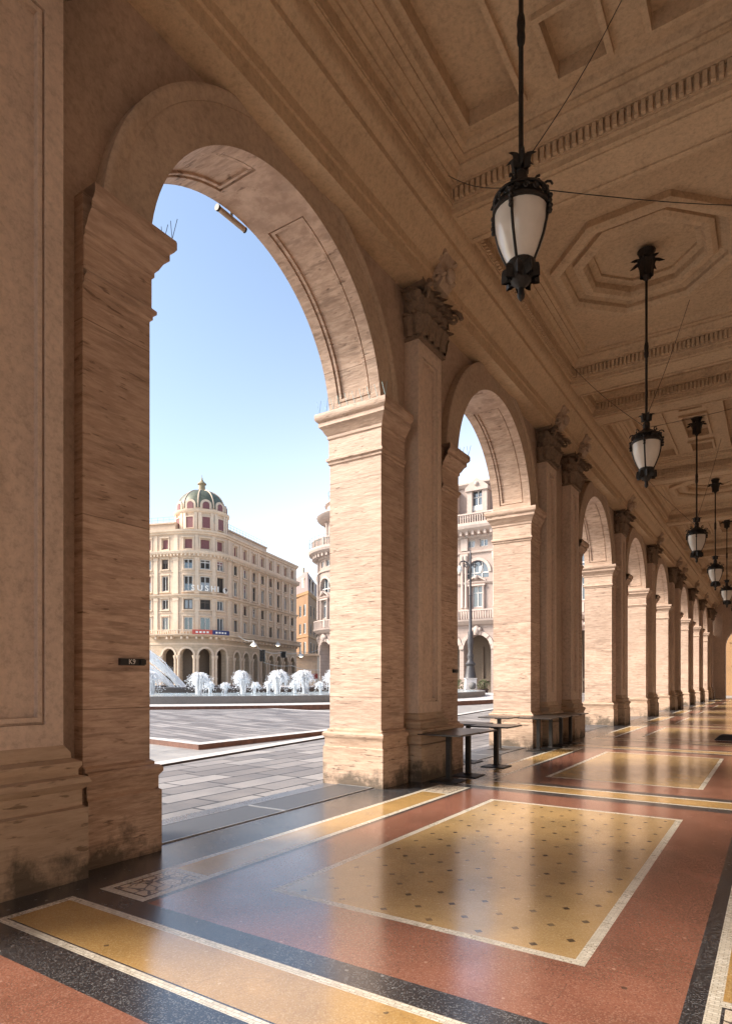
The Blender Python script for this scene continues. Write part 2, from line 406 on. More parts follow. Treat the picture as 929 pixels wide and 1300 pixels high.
def make_pier(y0, y1, label):
    yc = (y0 + y1) / 2; off = (XF, yc, 0)
    root = empty('arcade_pier', off, label, 'pier', 'piers carrying the arcade')
    core = MB(); core.box(-4.90, XB + .04, y0 + SW, y1 - SW, 0, 7.72)
    pls = pilasters(y0, y1)
    if len(pls) == 2:                                      # sunk plain panel slab between the paired pilasters
        m_ = (pls[0] + pls[1]) / 2
        core.box(-4.9, -4.84, m_ - .36, m_ + .36, 1.1, 5.3)
        core.face([(-4.84, m_ - .36, 5.3), (-4.84, m_ + .36, 5.3), (-4.9, m_ + .36, 5.5), (-4.9, m_ - .36, 5.5)])
    core.build('core_wall', M['spandrel'], root, off)
    for a, b2, s in ((y0, y0 + SW, -1), (y1 - SW, y1, 1)):
        mb = MB()
        mb.box(XF, XB, a, b2, 0, 4.86)
        mb.box(XF - .002, XB + .002, a + .002, b2 - .002, 4.85, ZI)
        st = mb.build('jamb', M['trav'], root, off)
        # base and impost mouldings wrap three sides and run back to the core wall
        for prof, nm, mt in ((BASE, 'jamb_base', M['trav_base']), (IMP, 'impost', M['trav'])):
            q = MB()
            ye, yi = (a, b2) if s < 0 else (b2, a)
            path = [(XB, yi, -1, 0), (XB, ye, -1, s), (XF, ye, 1, s), (XF, yi, 1, 0)]
            sweep(q, path, prof)
            ztop = prof[-1][1]; o = prof[-1][0]
            q.face([(XB - o, yi, ztop), (XB - o, ye + s * o, ztop), (XF + o, ye + s * o, ztop), (XF + o, yi, ztop)])
            ob = q.build(nm, mt, st, off, smooth=True)
            e = MB(); 
    for yp in pls:
        w = .80
        mb = MB()
        # shaft with a sunk panel framed by fillets
        us = [yp - w / 2, yp - .255, yp - .235, yp - .20, yp + .20, yp + .235, yp + .255, yp + w / 2]
        vs = [0.9, 1.22, 1.24, 1.275, 6.62, 6.655, 6.675, 6.98]
        def hf(u, v):
            iu = abs(u - yp); 
            du = .255 - iu; dv = min(v - 1.22, 6.675 - v); d = min(du, dv)
            return 0 if d < 0 else (-.035 if d < .02 else (-.008 if d < .055 else -.06))
        relief(mb, lambda u, v, h: (-4.66 + h, u, v), us, vs, hf)
        mb.face([(-4.66, yp - w / 2, .9), (-4.66, yp - w / 2, 6.98), (-4.93, yp - w / 2, 6.98), (-4.93, yp - w / 2, .9)])
        mb.face([(-4.66, yp + w / 2, .9), (-4.66, yp + w / 2, 6.98), (-4.93, yp + w / 2, 6.98), (-4.93, yp + w / 2, .9)])
        pl = mb.build('pilaster', M['stone'], root, off)
        q = MB()
        path = [(-4.92, yp - w / 2, 0, -1), (-4.66, yp - w / 2, 1, -1), (-4.66, yp + w / 2, 1, 1), (-4.92, yp + w / 2, 0, 1)]
        sweep(q, path, [(o * 1.3, z) for o, z in PB])
        q.build('pilaster_base', M['stone_base'], pl, off, smooth=True)
        capital_mesh(yp, 6.94, 7.74, w, -4.92, -4.62).build('capital', M['cap'], pl, off, smooth=True)
        bracket_mesh(yp, -4.52).build('scroll_bracket', M['arch'], pl, off, smooth=True)
    return root
P_LAB = ['paired pilaster pier standing behind the viewpoint beside the first arch',
         'nearest travertine pier cut by the left edge with the small black plate',
         'travertine pier between the two nearest arches with dark tables at its foot',
         'wide pier with two pilasters between second and third arch, tables lined against it',
         'single pilaster pier between the third and fourth arches from the viewer',
         'single pilaster pier between the fourth and fifth arches from the viewer',
         'wide paired pilaster pier between the fifth and sixth arches from the viewer',
         'slim looking far pier between the sixth and seventh arches from the viewer',
         'slim looking far pier between the seventh and eighth arches from the viewer',
         'farthest pier of the arcade, touching the end wall of the gallery']
proto = {}
for i, (a, b2) in enumerate(piers):
    L = round(b2 - a, 2)
    if L in proto: copy_tree(proto[L], (XF, (a + b2) / 2, 0), P_LAB[i])
    else: proto[L] = make_pier(a, b2, P_LAB[i])

def make_arch(yc, label):
    off = (XF, yc, ZI)
    root = empty('round_arch', off, label, 'arch', 'round arches of the arcade')
    n = 48; a0 = math.asin((ZI - ZC) / RA)
    angs = [a0 + (PI - 2 * a0) * k / n for k in range(n + 1)]
    # spandrel wall, both faces
    mb = MB()
    HW = RA + SW; top = 7.72
    for x in (-4.90, XB + .06):
        rows = [[], []]
        pr = 2.2
        for a in angs:
            y, z = yc + pr * math.cos(a), ZC + pr * math.sin(a)
            t = min((HW) / max(1e-6, abs(math.cos(a))), (top - ZC) / max(1e-6, math.sin(a)))
            rows[0].append((x, y, z)); rows[1].append((x, yc + t * math.cos(a), ZC + t * math.sin(a)))
        for k in range(n):
            mb.face([rows[0][k], rows[0][k + 1], rows[1][k + 1], rows[1][k]])
            p, q = rows[1][k], rows[1][k + 1]
            if abs(p[1] - q[1]) > 1e-4 and abs(p[2] - q[2]) > 1e-4:
                mb.face([p, q, (x, (yc + HW) if p[1] > yc else (yc - HW), top)])
        for s in (-1, 1):
            mb.face([(x, yc + s * HW, ZI), (x, yc + s * 2.2 * math.cos(a0), ZI), (x, yc + s * 2.2 * math.cos(a0), ZC + 2.2 * math.sin(a0)), (x, yc + s * HW, ZC + HW * math.tan(a0))])
    mb.build('spandrel_wall', M['spandrel'], root, off)
    # archivolt: stepped ring on both faces
    mb = MB()
    for sx, xf, xw in ((1, XF, -4.93), (-1, XB, XB + .1)):
        prof = [(2.0, xf), (2.36, xf), (2.36, xf + sx * .012), (2.40, xf + sx * .012), (2.43, xf + sx * .03), (2.47, xf + sx * .035), (2.50, xf + sx * .02), (2.50, xw)]
        rows = [[(x, yc + r * math.cos(a), ZC + r * math.sin(a)) for r, x in prof] for a in angs]
        mb.grid(rows)
    mb.build('archivolt', M['arch'], root, off, smooth=True)
    # intrados with sunk panels
    mb = MB()
    pans = [(R(9), R(78)), (R(102), R(171))]
    ab = sorted(set(angs + [x for p in pans for x in (p[0], p[0] + .012, p[0] + .03, p[1] - .03, p[1] - .012, p[1])]))
    xs = [XB, XB + .17, XB + .195, XB + .235, XF - .235, XF - .195, XF - .17, XF]
    def hf(u, v):
        for p0, p1 in pans:
            if p0 < u < p1:
                d = min((u - p0) * 2, (p1 - u) * 2, v - (XB + .17), XF - .17 - v)
                if d > 0: return .03 if d < .025 else (.012 if d < .062 else .04)
        return 0
    relief(mb, lambda u, v, h: (v, yc + (RA + h) * math.cos(u), ZC + (RA + h) * math.sin(u)), ab, xs, hf)
    mb.build('soffit', M['trav'], root, off)
    return root
A_LAB = ['arch opening beside the viewpoint, left of the nearest pier', 'nearest and largest round arch, framing the domed building',
         'second round arch from the viewer, framing the pink palace and lamp post', 'third round arch from the viewer, past the wide paired pilaster pier',
         'fourth round arch from the viewer', 'fifth round arch from the viewer', 'sixth round arch from the viewer', 'seventh round arch from the viewer',
         'farthest round arch, next to the end wall']
ar0 = make_arch(arches[0], A_LAB[0])
for i in range(1, len(arches)): copy_tree(ar0, (XF, arches[i], ZI), A_LAB[i])

# ------------------------------------------------------------------ upper wall, architrave, ceiling
YA, YZ = -7.7, 63.9
mb = MB()
prof = [(-4.95, 7.70), (-4.52, 7.70), (-4.52, 7.90), (-4.49, 7.91), (-4.49, 8.05), (-4.45, 8.09), (-4.40, 8.12), (-4.34, 8.22), (-4.27, 8.30), (-4.22, 8.33), (-4.22, 8.42), (-4.14, 8.46), (-4.11, 8.52), (-4.10, 8.60)]
ys = [YA, YZ]
mb.grid([[(x, y, z) for x, z in prof] for y in ys])
mb.box(XB + .05, -4.93, YA, YZ, 7.70, 9.9)
tag(mb.build('entablature', M['ceil'], smooth=True), kind='structure')
mb = MB(); mb.box(XB + .1, 9, YA, YZ, 9.75, 16)
mb.box(XB - .35, XB + .1, YA, YZ, 10.2, 10.7); tag(mb.build('upper_storey', M['stone']), kind='structure')

XL, XR, XM = -4.10, .10, -2.0
mb = MB()
BW = .38
bays = []
by = [b_[0] for b_ in beams]
edges = [(YA, by[0] - BW)] + [(by[i] + BW, by[i + 1] - BW) for i in range(len(by) - 1)] + [(by[-1] + BW, YZ)]
for y in by: mb.face([(XL, y - BW, 8.6), (XR, y - BW, 8.6), (XR, y + BW, 8.6), (XL, y + BW, 8.6)])
for y in by:                                    # shallow sunk fillet along each beam soffit
    for q in (-.30, .26): mb.box(XL + .05, XR - .05, y + q, y + q + .04, 8.575, 8.602)
CORN = [(0, 8.60), (0, 8.68), (-.04, 8.69), (-.04, 8.72), (-.055, 8.72), (-.055, 8.90), (-.12, 8.90), (-.12, 8.94), (-.16, 8.96), (-.19, 9.02), (-.25, 9.06), (-.25, 9.09), (-.36, 9.09), (-.36, 9.12), (-.42, 9.14), (-.46, 9.20), (-.50, 9.21)]
k_arch = 0
for i, (a, b2) in enumerate(edges):
    if b2 - a < .3: continue
    narrow = b2 - a < 3
    pr = CORN if not narrow else CORN
    sweep(mb, rectpath(XL, XR, a, b2), pr, True)
    # dentils / egg moulding
    sp = .085
    for (x0, x1, yy, s) in ((XL, XR, a, 1), (XL, XR, b2, -1)):
        n = int((x1 - x0) / sp)
        for k in range(n):
            x = x0 + (k + .5) * (x1 - x0) / n
            if abs(yy - 30) < 26: mb.box(x - .026, x + .026, yy + s * .05, yy + s * .115, 8.735, 8.89)
    for (xx, s) in ((XL, 1), (XR, -1)):
        n = int((b2 - a) / sp)
        for k in range(n):
            y = a + (k + .5) * (b2 - a) / n
            if s > 0 and 9 < y < 45: mb.box(xx + s * .05, xx + s * .115, y - .026, y + .026, 8.735, 8.89)
    x0, x1, y0, y1 = XL + .5, XR - .5, a + .5, b2 - .5
    yc = (a + b2) / 2
    if narrow or i < 1:
        mb.face([(x0, y0, 9.21), (x1, y0, 9.21), (x1, y1, 9.21), (x0, y1, 9.21)])
        continue
    single_coffers = (min(range(len(arches)), key=lambda j: abs(arches[j] - yc)) % 2 == 1)
    if single_coffers:
        # panels: long side panels, small centre coffers
        lx = sorted({x0, x1, XM - 1.62, XM - .95, XM - .93, XM - .62, XM - .36, XM + .36, XM + .62, XM + .93, XM + .95, XM + 1.62, XM - 1.54, XM - .80, XM - .30, XM + .30, XM + .80, XM + 1.54, XM - 1.4, XM + 1.4})
        h2 = (y1 - y0) / 2
        ly = sorted({y0, y1, *[yc + s * q for s in (-1, 1) for q in (h2 - .12, h2 - .2, h2 - .3, h2 - .98, h2 - 1.06, h2 - 1.14, h2 - 1.5, h2 - 1.58)]})
        rects = []
        for s in (-1, 1):
            rects.append((XM + s * 1.15, .43, yc, h2 - .12))
            rects.append((XM, .36, yc + s * (h2 - .6), .47))
        rects.append((XM, .36, yc, h2 - 1.5))
        def hf(u, v):
            for cx_, hx, cy_, hy in rects:
                d = min(hx - abs(u - cx_), hy - abs(v - cy_))
                if d > 0: return -.075 if d < .07 else .14
            return 0
        for cx_, hx, cy_, hy in rects:
            lx += [cx_ - hx, cx_ + hx, cx_ - hx + .07, cx_ + hx - .07]; ly += [cy_ - hy, cy_ + hy, cy_ - hy + .07, cy_ + hy - .07]
        lx = [v for k, v in enumerate(sorted(lx)) if k == 0 or v - sorted(lx)[k - 1] > 1e-5]
        ly = [v for k, v in enumerate(sorted(ly)) if k == 0 or v - sorted(ly)[k - 1] > 1e-5]
        relief(mb, lambda u, v, h: (u, v, 9.21 + h), lx, ly, hf)
    else:
        def oc(r, z): return [(XM + r / math.cos(PI / 8) * math.cos(PI / 8 + k * PI / 4), yc + r / math.cos(PI / 8) * math.sin(PI / 8 + k * PI / 4), z) for k in range(8)]
        ro = 1.52
        rings = [(ro, 9.21), (ro, 9.15), (ro - .05, 9.13), (ro - .13, 9.13), (ro - .18, 9.17), (ro - .18, 9.21), (ro - .30, 9.25), (ro - .30, 9.20), (ro - .36, 9.18), (ro - .43, 9.18), (ro - .47, 9.22), (ro - .47, 9.28), (ro - .56, 9.30), (ro - .56, 9.34)]
        rings = [(ro - (ro - r) * 1.25, 9.21 + (z - 9.21) * 1.8) for r, z in rings]
        mb.grid([oc(r, z) for r, z in rings], True); mb.face(oc(*rings[-1]))
        # flat field between the rectangle and the octagon
        o8 = oc(ro, 9.21)
        mb.face([(x1, y0, 9.21), (x1, y1, 9.21), o8[0], o8[7]]); mb.face([(x1, y1, 9.21), (x0, y1, 9.21), o8[2], o8[1]])
        mb.face([(x0, y1, 9.21), (x0, y0, 9.21), o8[4], o8[3]]); mb.face([(x0, y0, 9.21), (x1, y0, 9.21), o8[6], o8[5]])
        for q, c_ in ((0, (x1, y1)), (2, (x0, y1)), (4, (x0, y0)), (6, (x1, y0))):
            mb.face([o8[q], (c_[0], c_[1], 9.21), o8[(q + 1) % 8]])
mb.box(XL, XR, YA, YZ, 9.42, 9.5)
tag(mb.build('ceiling', M['ceil'], clean=True), kind='structure')

# opposite gallery wall (out of frame) and end wall
mb = MB()
prof2 = [(.95, 7.70), (.52, 7.70), (.52, 7.90), (.49, 7.91), (.49, 8.05), (.40, 8.12), (.27, 8.30), (.22, 8.42), (.12, 8.52), (.10, 8.60)]
mb.grid([[(x, y, z) for x, z in prof2] for y in (YA, YZ)])
mb.box(.9, 1.3, YA, YZ, 0, 9.8)
for y, _ in beams: mb.box(.66, .93, y - .4, y + .4, 0, 7.72)
tag(mb.build('gallery_wall', M['stone']), kind='structure')
mb = MB()
hw = 1.75; xe = -2.0; n = 20
ye = YZ
for y in (ye, ye + .7):
    mb.face([(-5.7, y, 0), (xe - hw, y, 0), (xe - hw, y, 4.6), (-5.7, y, 4.6)]); mb.face([(xe + hw, y, 0), (1.2, y, 0), (1.2, y, 4.6), (xe + hw, y, 4.6)])
    top = 9.8
    pts = [(xe + hw * math.cos(PI * k / n), y, 4.6 + hw * math.sin(PI * k / n)) for k in range(n + 1)]
    for k in range(n): mb.face([pts[k], pts[k + 1], (pts[k + 1][0], y, top), (pts[k][0], y, top)])
    mb.face([(-5.7, y, 4.6), (xe - hw, y, 4.6), (xe - hw, y, top), (-5.7, y, top)]); mb.face([(xe + hw, y, 4.6), (1.2, y, 4.6), (1.2, y, top), (xe + hw, y, top)])
op = [(xe - hw, 0), (xe - hw, 4.6)] + [(xe + hw * math.cos(PI - PI * k / n), 4.6 + hw * math.sin(PI * k / n)) for k in range(n + 1)] + [(xe + hw, 0)]
mb.grid([[(x, ye, z) for x, z in op], [(x, ye + .7, z) for x, z in op]])
mb.box(-4.75, -4.0, ye - .14, ye, 0, 7.6); mb.box(-4.85, -3.93, ye - .2, ye - .001, 0, .7)
tag(mb.build('end_wall', M['stone']), kind='structure')
mb = MB(); mb.box(-16, 12, 78, 84, 0, 20)
for x in (-7, -3.5, 0, 3.5):
    mb.box(x - .6, x + .6, 77.93, 78, 3.2, 5.6); mb.box(x - .75, x + .75, 77.9, 78.01, 5.7, 5.9)
M['orange'] = plaster('orange_plaster_and_glow', (.34, .19, .085), .15)
o = mb.build('warm_light_backdrop', M['orange'])  # added backdrop: its orange colour stands for warm light in the end arch
tag(o, 'added orange backdrop, coloured for the warm light in the archway at the far end of the gallery', 'backdrop')

# ------------------------------------------------------------------ arcade floor: inlaid terrazzo
rects = []
def rect(x0, x1, y0, y1, m): rects.append((x0, x1, y0, y1, m))
MI = ['black', 'red', 'ochre', 'ochre_dots', 'white', 'floral', 'slate']
FX0, FX1, FY0, FY1 = -5.74, .95, -7.7, 63.95
rect(FX0, FX1, FY0, FY1, 'black'); rect(FX0, -4.82, FY0, FY1, 'slate')
bandc = [b_[0] - .05 for b_ in beams]
for i in range(len(bandc) - 1):
    a, b2 = bandc[i], bandc[i + 1]
    rect(-3.67, -.37, a + .47, b2 - .52, 'red')
for yc in arches:
    yc -= .06
    rect(-3.13, -.87, yc - 2.15, yc + 2.15, 'white'); rect(-3.065, -.935, yc - 2.085, yc + 2.085, 'ochre_dots')
    for xa, xb in ((-4.22, -3.72), (-.28, .22)):
        h = 2.82
        rect(xa, xb, yc - h, yc + h, 'white')
        rect(xa + .065, xb - .065, yc - h + .66, yc + h - .66, 'ochre')
        for s in (-1, 1):
            rect(xa + .065, xb - .065, yc + s * (h - .33) - .265, yc + s * (h - .33) + .265, 'black')
            rect(xa + .08, xb - .08, yc + s * (h - .33) - .25, yc + s * (h - .33) + .25, 'floral')
    rect(-.36, -.34, yc - 2.9, yc + 2.9, 'black')
for y in bandc:
    rect(-4.24, .24, y - .27, y + .27, 'white'); rect(-4.18, .18, y - .21, y + .21, 'ochre')
for y in bandc: rect(-4.2, .2, y - .215, y - .205, 'black')
xs = sorted({round(v, 4) for r_ in rects for v in r_[:2]}); ys = sorted({round(v, 4) for r_ in rects for v in r_[2:4]})
mb = MB()
import bisect
cell = [[None] * (len(ys) - 1) for _ in range(len(xs) - 1)]
for x0, x1, y0, y1, m in rects:
    i0, i1 = bisect.bisect_left(xs, round(x0, 4)), bisect.bisect_left(xs, round(x1, 4)); j0, j1 = bisect.bisect_left(ys, round(y0, 4)), bisect.bisect_left(ys, round(y1, 4))
    for i in range(i0, i1):
        for j in range(j0, j1): cell[i][j] = m
for i in range(len(xs) - 1):
    for j in range(len(ys) - 1):
        mb.face([(xs[i], ys[j], 0), (xs[i + 1], ys[j], 0), (xs[i + 1], ys[j + 1], 0), (xs[i], ys[j + 1], 0)], MI.index(cell[i][j]))
tag(mb.build('arcade_floor', [M[k] for k in MI]), kind='structure')

# grates across the thresholds
def grate(yc, s):
    mb = MB(); y0, y1 = (yc - 1.9, yc - .02) if s < 0 else (yc + .02, yc + 1.9)
    mb.box(-5.46, -4.88, y0, y1, .003, .012)
    ob = mb.build('floor_grate', M['mat'], off=(-5.17, (y0 + y1) / 2, 0)); ob.location = (-5.17, (y0 + y1) / 2, 0)
    q = MB(); 
    for z in ((-5.475, -5.46, y0 - .015, y1 + .015), (-4.88, -4.865, y0 - .015, y1 + .015), (-5.46, -4.88, y0 - .015, y0), (-5.46, -4.88, y1, y1 + .015)):
        q.box(*z, .002, .015)
    q.build('edge_frame', M['steel'], ob, (-5.17, (y0 + y1) / 2, 0))
    return ob
g0 = None
for i, yc in enumerate(arches[1:4]):
    for s in (-1, 1):
        lab = '%s dark ribbed grate set in the threshold of the %s arch' % ('nearer' if s < 0 else 'farther', ['nearest', 'second', 'third'][i])
        if g0 is None: g0 = grate(yc, s); tag(g0, lab, 'grate', 'threshold grates')
        else: copy_tree(g0, (-5.17, yc + (-.96 if s < 0 else .96), 0), lab)

# ------------------------------------------------------------------ piazza ground
def sheet(name, pts, z, m, riser=0, rm=None):
    mb = MB(); mb.face([(x, y, z) for x, y in pts])
    if riser:
        n = len(pts)
        for k in range(n):
            a, b2 = pts[k], pts[(k + 1) % n]
            mb.face([(a[0], a[1], z), (b2[0], b2[1], z), (b2[0], b2[1], z - riser), (a[0], a[1], z - riser)], 1)
    return tag(mb.build(name, [m, rm or m]), kind='structure')
sheet('ground', [(-900, -400), (900, -400), (900, 1200), (-900, 1200)], -.012, M['road'])
kx = lambda y: -9.3 - .14 * (y - 7.5)
sheet('pavement', [(-5.72, -30), (-5.72, 75), (kx(75), 75), (kx(-30), -30)], -.004, M['pave'])
sheet('gutter', [(kx(-30), -30), (kx(75), 75), (kx(75) - .07, 75), (kx(-30) - .07, -30)], -.008, M['gutter'])
sheet('kerb_strip', [(kx(-30) - .07, -30), (kx(75) - .07, 75), (kx(75) - .42, 75), (kx(-30) - .42, -30)], .03, M['kerb'], .05, M['gutter'])
plat = [(-10.95, 9.8), (-10.95, 16), (-17, 24), (-46, 30), (-60, 30), (-60, 10.8), (-13, 10.1)]
sheet('piazza_platform', plat, .105, M['pave2'], .12, M['riser'])
mb = MB(); ip = [(-11.33, 10.13), (-11.33, 15.85), (-17.15, 23.6), (-46, 29.6), (-59.6, 29.6), (-59.6, 11.2), (-13, 10.45)]
mb.grid([[(x, y, .109) for x, y in plat], [(x, y, .109) for x, y in ip]], True)
tag(mb.build('platform_edge', M['kerb']), kind='structure')

# fountain: steps, grey wall, pool, bronze bowl, jets
FCX, FCY, FR = -46.0, 42.5, 26.3
def ring(mb, r0, r1, z, n=96, mi=0):
    mb.grid([[(FCX + r * math.cos(2 * PI * k / n), FCY + r * math.sin(2 * PI * k / n), z) for k in range(n)] for r in (r0, r1)], True, mi)
def cyl(mb, r, z0, z1, n=96, mi=0):
    mb.grid([[(FCX + r * math.cos(2 * PI * k / n), FCY + r * math.sin(2 * PI * k / n), z) for k in range(n)] for z in (z0, z1)], True, mi)
mb = MB(); cyl(mb, FR + 3.2, -.01, .27, mi=1); ring(mb, FR, FR + 3.2, .27)
tag(mb.build('fountain_step', [M['kerb'], M['riser']]), kind='structure')
froot = empty('fountain_basin', (FCX, FCY, .1), 'wide round grey stone fountain basin in the middle of the piazza', 'fountain')
fo = (FCX, FCY, .1)
mb = MB(); cyl(mb, FR, .25, .70); ring(mb, FR - .5, FR, .70); cyl(mb, FR - .5, .5, .70)
mb.build('basin_wall', M['basin'], froot, fo, smooth=True)
mw, nt, b = mat('pool_water')
b.inputs['Base Color'].default_value = (.45, .55, .60, 1); b.inputs['Roughness'].default_value = .12
wn = noise(nt, pos(nt), 2.5, 5); bump(nt, b, wn, .5, .08)
M['water'] = mw
mb = MB(); mb.face([(FCX + (FR - .45) * math.cos(2 * PI * k / 96), FCY + (FR - .45) * math.sin(2 * PI * k / 96), .66) for k in range(96)])
mb.build('pool_water', mw, froot, fo)
M['bronze'] = plain('dark_bronze', (.07, .055, .05), .4, .5)
mb = MB()
mb.grid([[(FCX + r * math.cos(2 * PI * k / 64), FCY + r * math.sin(2 * PI * k / 64), z) for k in range(64)] for r, z in ((13.0, .66), (13.0, 1.02), (12.6, 1.1), (12.2, 1.02), (12.0, .7))], True)
mb.build('inner_rim', M['bronze'], froot, fo, smooth=True)
mj, nt, b = mat('spray')
b.inputs['Base Color'].default_value = (.93, .95, .97, 1); b.inputs['Roughness'].default_value = .35
tr = N(nt, 'BsdfTransparent'); tl = N(nt, 'BsdfTranslucent'); tl.inputs[0].default_value = (.95, .96, .98, 1)
m1 = N(nt, 'MixShader', i_0=.45); nt.links.new(b.outputs[0], m1.inputs[1]); nt.links.new(tl.outputs[0], m1.inputs[2])
m2 = N(nt, 'MixShader'); nt.links.new(m1.outputs[0], m2.inputs[1]); nt.links.new(tr.outputs[0], m2.inputs[2])
nn = noise(nt, pos(nt, (4, 4, 2)), 3, 4); nt.links.new(ramp(nt, nn, [(.35, .0), (.65, .3)]), m2.inputs[0])
nt.links.new(m2.outputs[0], nt.nodes['Material Output'].inputs[0])
M['spray'] = mj
def make_jet(h, w, label, n=230, seed=0):
    rnd = random.Random(int(h * 1000 + w * 77) + seed); ex, ey = rnd.uniform(-.18, .18), rnd.uniform(-.18, .18)
    mb = MB()
    def P_(rr, hh, t, a, fall):                          # column widening upward, then a rounded falling head
        x = rr * (.22 + .30 * t) if t < .5 else rr * (.37 + .63 * ((t - .5) * 2) ** .9)
        z = hh * (1 - (2 * t - 1) ** 2) if t < .5 else hh * (1 - fall * ((2 * t - 1) ** 2.2))
        return Vector((x * math.cos(a) + ex * z * t, x * math.sin(a) + ey * z * t, z))
    for k in range(n):
        a = rnd.uniform(0, 2 * PI); rr = w / 2 * rnd.uniform(.12, 1) ** .55; hh = h * (1 - .10 * (rr / (w / 2)) ** 2) * rnd.uniform(.72, 1.02)
        end = rnd.uniform(.6, 1.0); fall = rnd.choice((rnd.uniform(.15, .5), rnd.uniform(.3, .95))); pts = []; rad = []
        for i in range(10):
            t = .02 + i / 9 * end * .98; j = .015 + .03 * t
            pts.append(P_(rr, hh, t, a, fall) + Vector((rnd.uniform(-j, j), rnd.uniform(-j, j), rnd.uniform(-j, j)))); rad.append(rnd.uniform(.006, .026))
        mb.tube(pts, rad, 4)
        for q in range(9):
            p = P_(rr * rnd.uniform(.8, 1.45), hh, rnd.uniform(.35, 1), a, fall * rnd.uniform(.9, 1.3)); mb.sphere(p, rnd.uniform(.008, .03), 5, 3)
    o = mb.build('water_jet', M['spray'], clean=False, smooth='all'); return tag(o, label, 'water jet', 'white jets of the fountain')
def circle_hit(px, r, near=True):
    d0 = at(px, 1.0); dx, dy = d0.x, d0.y
    A = dx * dx + dy * dy; B = -2 * (dx * FCX + dy * FCY); Cc = FCX ** 2 + FCY ** 2 - r * r
    q = B * B - 4 * A * Cc
    if q < 0: return None
    t = (-B + (-1 if near else 1) * math.sqrt(q)) / (2 * A); return (dx * t, dy * t, t)
big = make_jet(1.8, 1.75, 'tall white water jet nearest the left pier of the first arch')
bigs = [big, make_jet(1.75, 1.9, 'tall white water jet', 200, 5), make_jet(1.85, 1.6, 'tall white water jet', 240, 9)]
small = make_jet(.95, .85, 'low white water jet between the two leftmost tall jets', 60)
spots = [(192, 22.8, 'b', 0), (252, 22.8, 'b', 1), (309, 22.8, 'b', 2), (352, 22.8, 'b', 3), (388, 22.8, 'b', 4), (421, 22.8, 'b', 5),
         (267, 18.8, 's', 0), (286.5, 18.8, 's', 1), (323.5, 18.8, 's', 2), (340.5, 18.8, 's', 3), (374.5, 18.8, 's', 4), (407, 18.8, 's', 5)]
BL = ['tall water jet half hidden by the left pier of the first arch', 'tall water jet under the rounded corner of the domed building, leftmost full plume',
      'tall water jet second of the full plumes from the left', 'tall water jet in the middle of the plume row, below the hanging signals', 'tall water jet in front of the narrow orange building', 'tall water jet cut off by the pier right of the first arch']
SL = ['small low jet just right of the leftmost full plume', 'small low jet second from the left', 'small low jet right of the second full plume', 'small low jet left of the middle plume', 'small low jet left of the plume by the orange building', 'small low jet at the foot of the pink palace corner']
for px, r, t, k in spots:
    src = bigs[k % 3] if t == 'b' else small; lab = (BL if t == 'b' else SL)[k]
    p = circle_hit(px, r) or circle_hit(px, r + 2)
    if p is None: q = at(px, 44); p = (q.x, q.y, 44)
    if k == 0 or (t == 'b' and k < 3): o = src; o['label'] = lab
    else:
        o = src.copy(); C.objects.link(o); o['label'] = lab
    sc = p[2] * (.0362 if t == 'b' else .0345) / 1.55
    o.location = (p[0], p[1], .65); o.rotation_euler = (0, 0, k * 1.3); sc *= random.uniform(.93, 1.07)
    o.scale = (sc * random.uniform(.92, 1.08), sc * random.uniform(.92, 1.08), sc)
# long falling streams at the left
mb = MB(); rnd = random.Random(3)
E0 = at(236, 50, .9); S0 = at(165, 47, 4.6)
for k in range(60):
    s = rnd.uniform(-1, 1); dz = rnd.gauss(0, .13); grp = (0, .15, .35, 1.0, 1.15)[k % 5]
    pts = []
    for i in range(11):
        t = i / 10
        p = S0.lerp(E0, t) + Vector((0, 0, 1.15 * 4 * t * (1 - t) * .35 + dz)) + Vector((0, 0, -grp))
        pts.append(p + Vector((rnd.uniform(-.07, .07), rnd.uniform(-.07, .07), rnd.uniform(-.06, .06))))
    for q in range(14): mb.sphere(pts[rnd.randrange(11)] + Vector((rnd.gauss(0, .15), rnd.gauss(0, .15), rnd.gauss(-.05, .16))), rnd.uniform(.01, .03), 5, 3)
    mb.tube(pts, [rnd.uniform(.008, .036) for _ in pts], 5)
M['foam'] = plain('white_foam', (.93, .94, .95), .5, 0, .03)
tag(mb.build('water_stream', M['foam'], clean=False, smooth='all'), 'long white streams of water falling in a slant at the left of the basin', 'water stream')

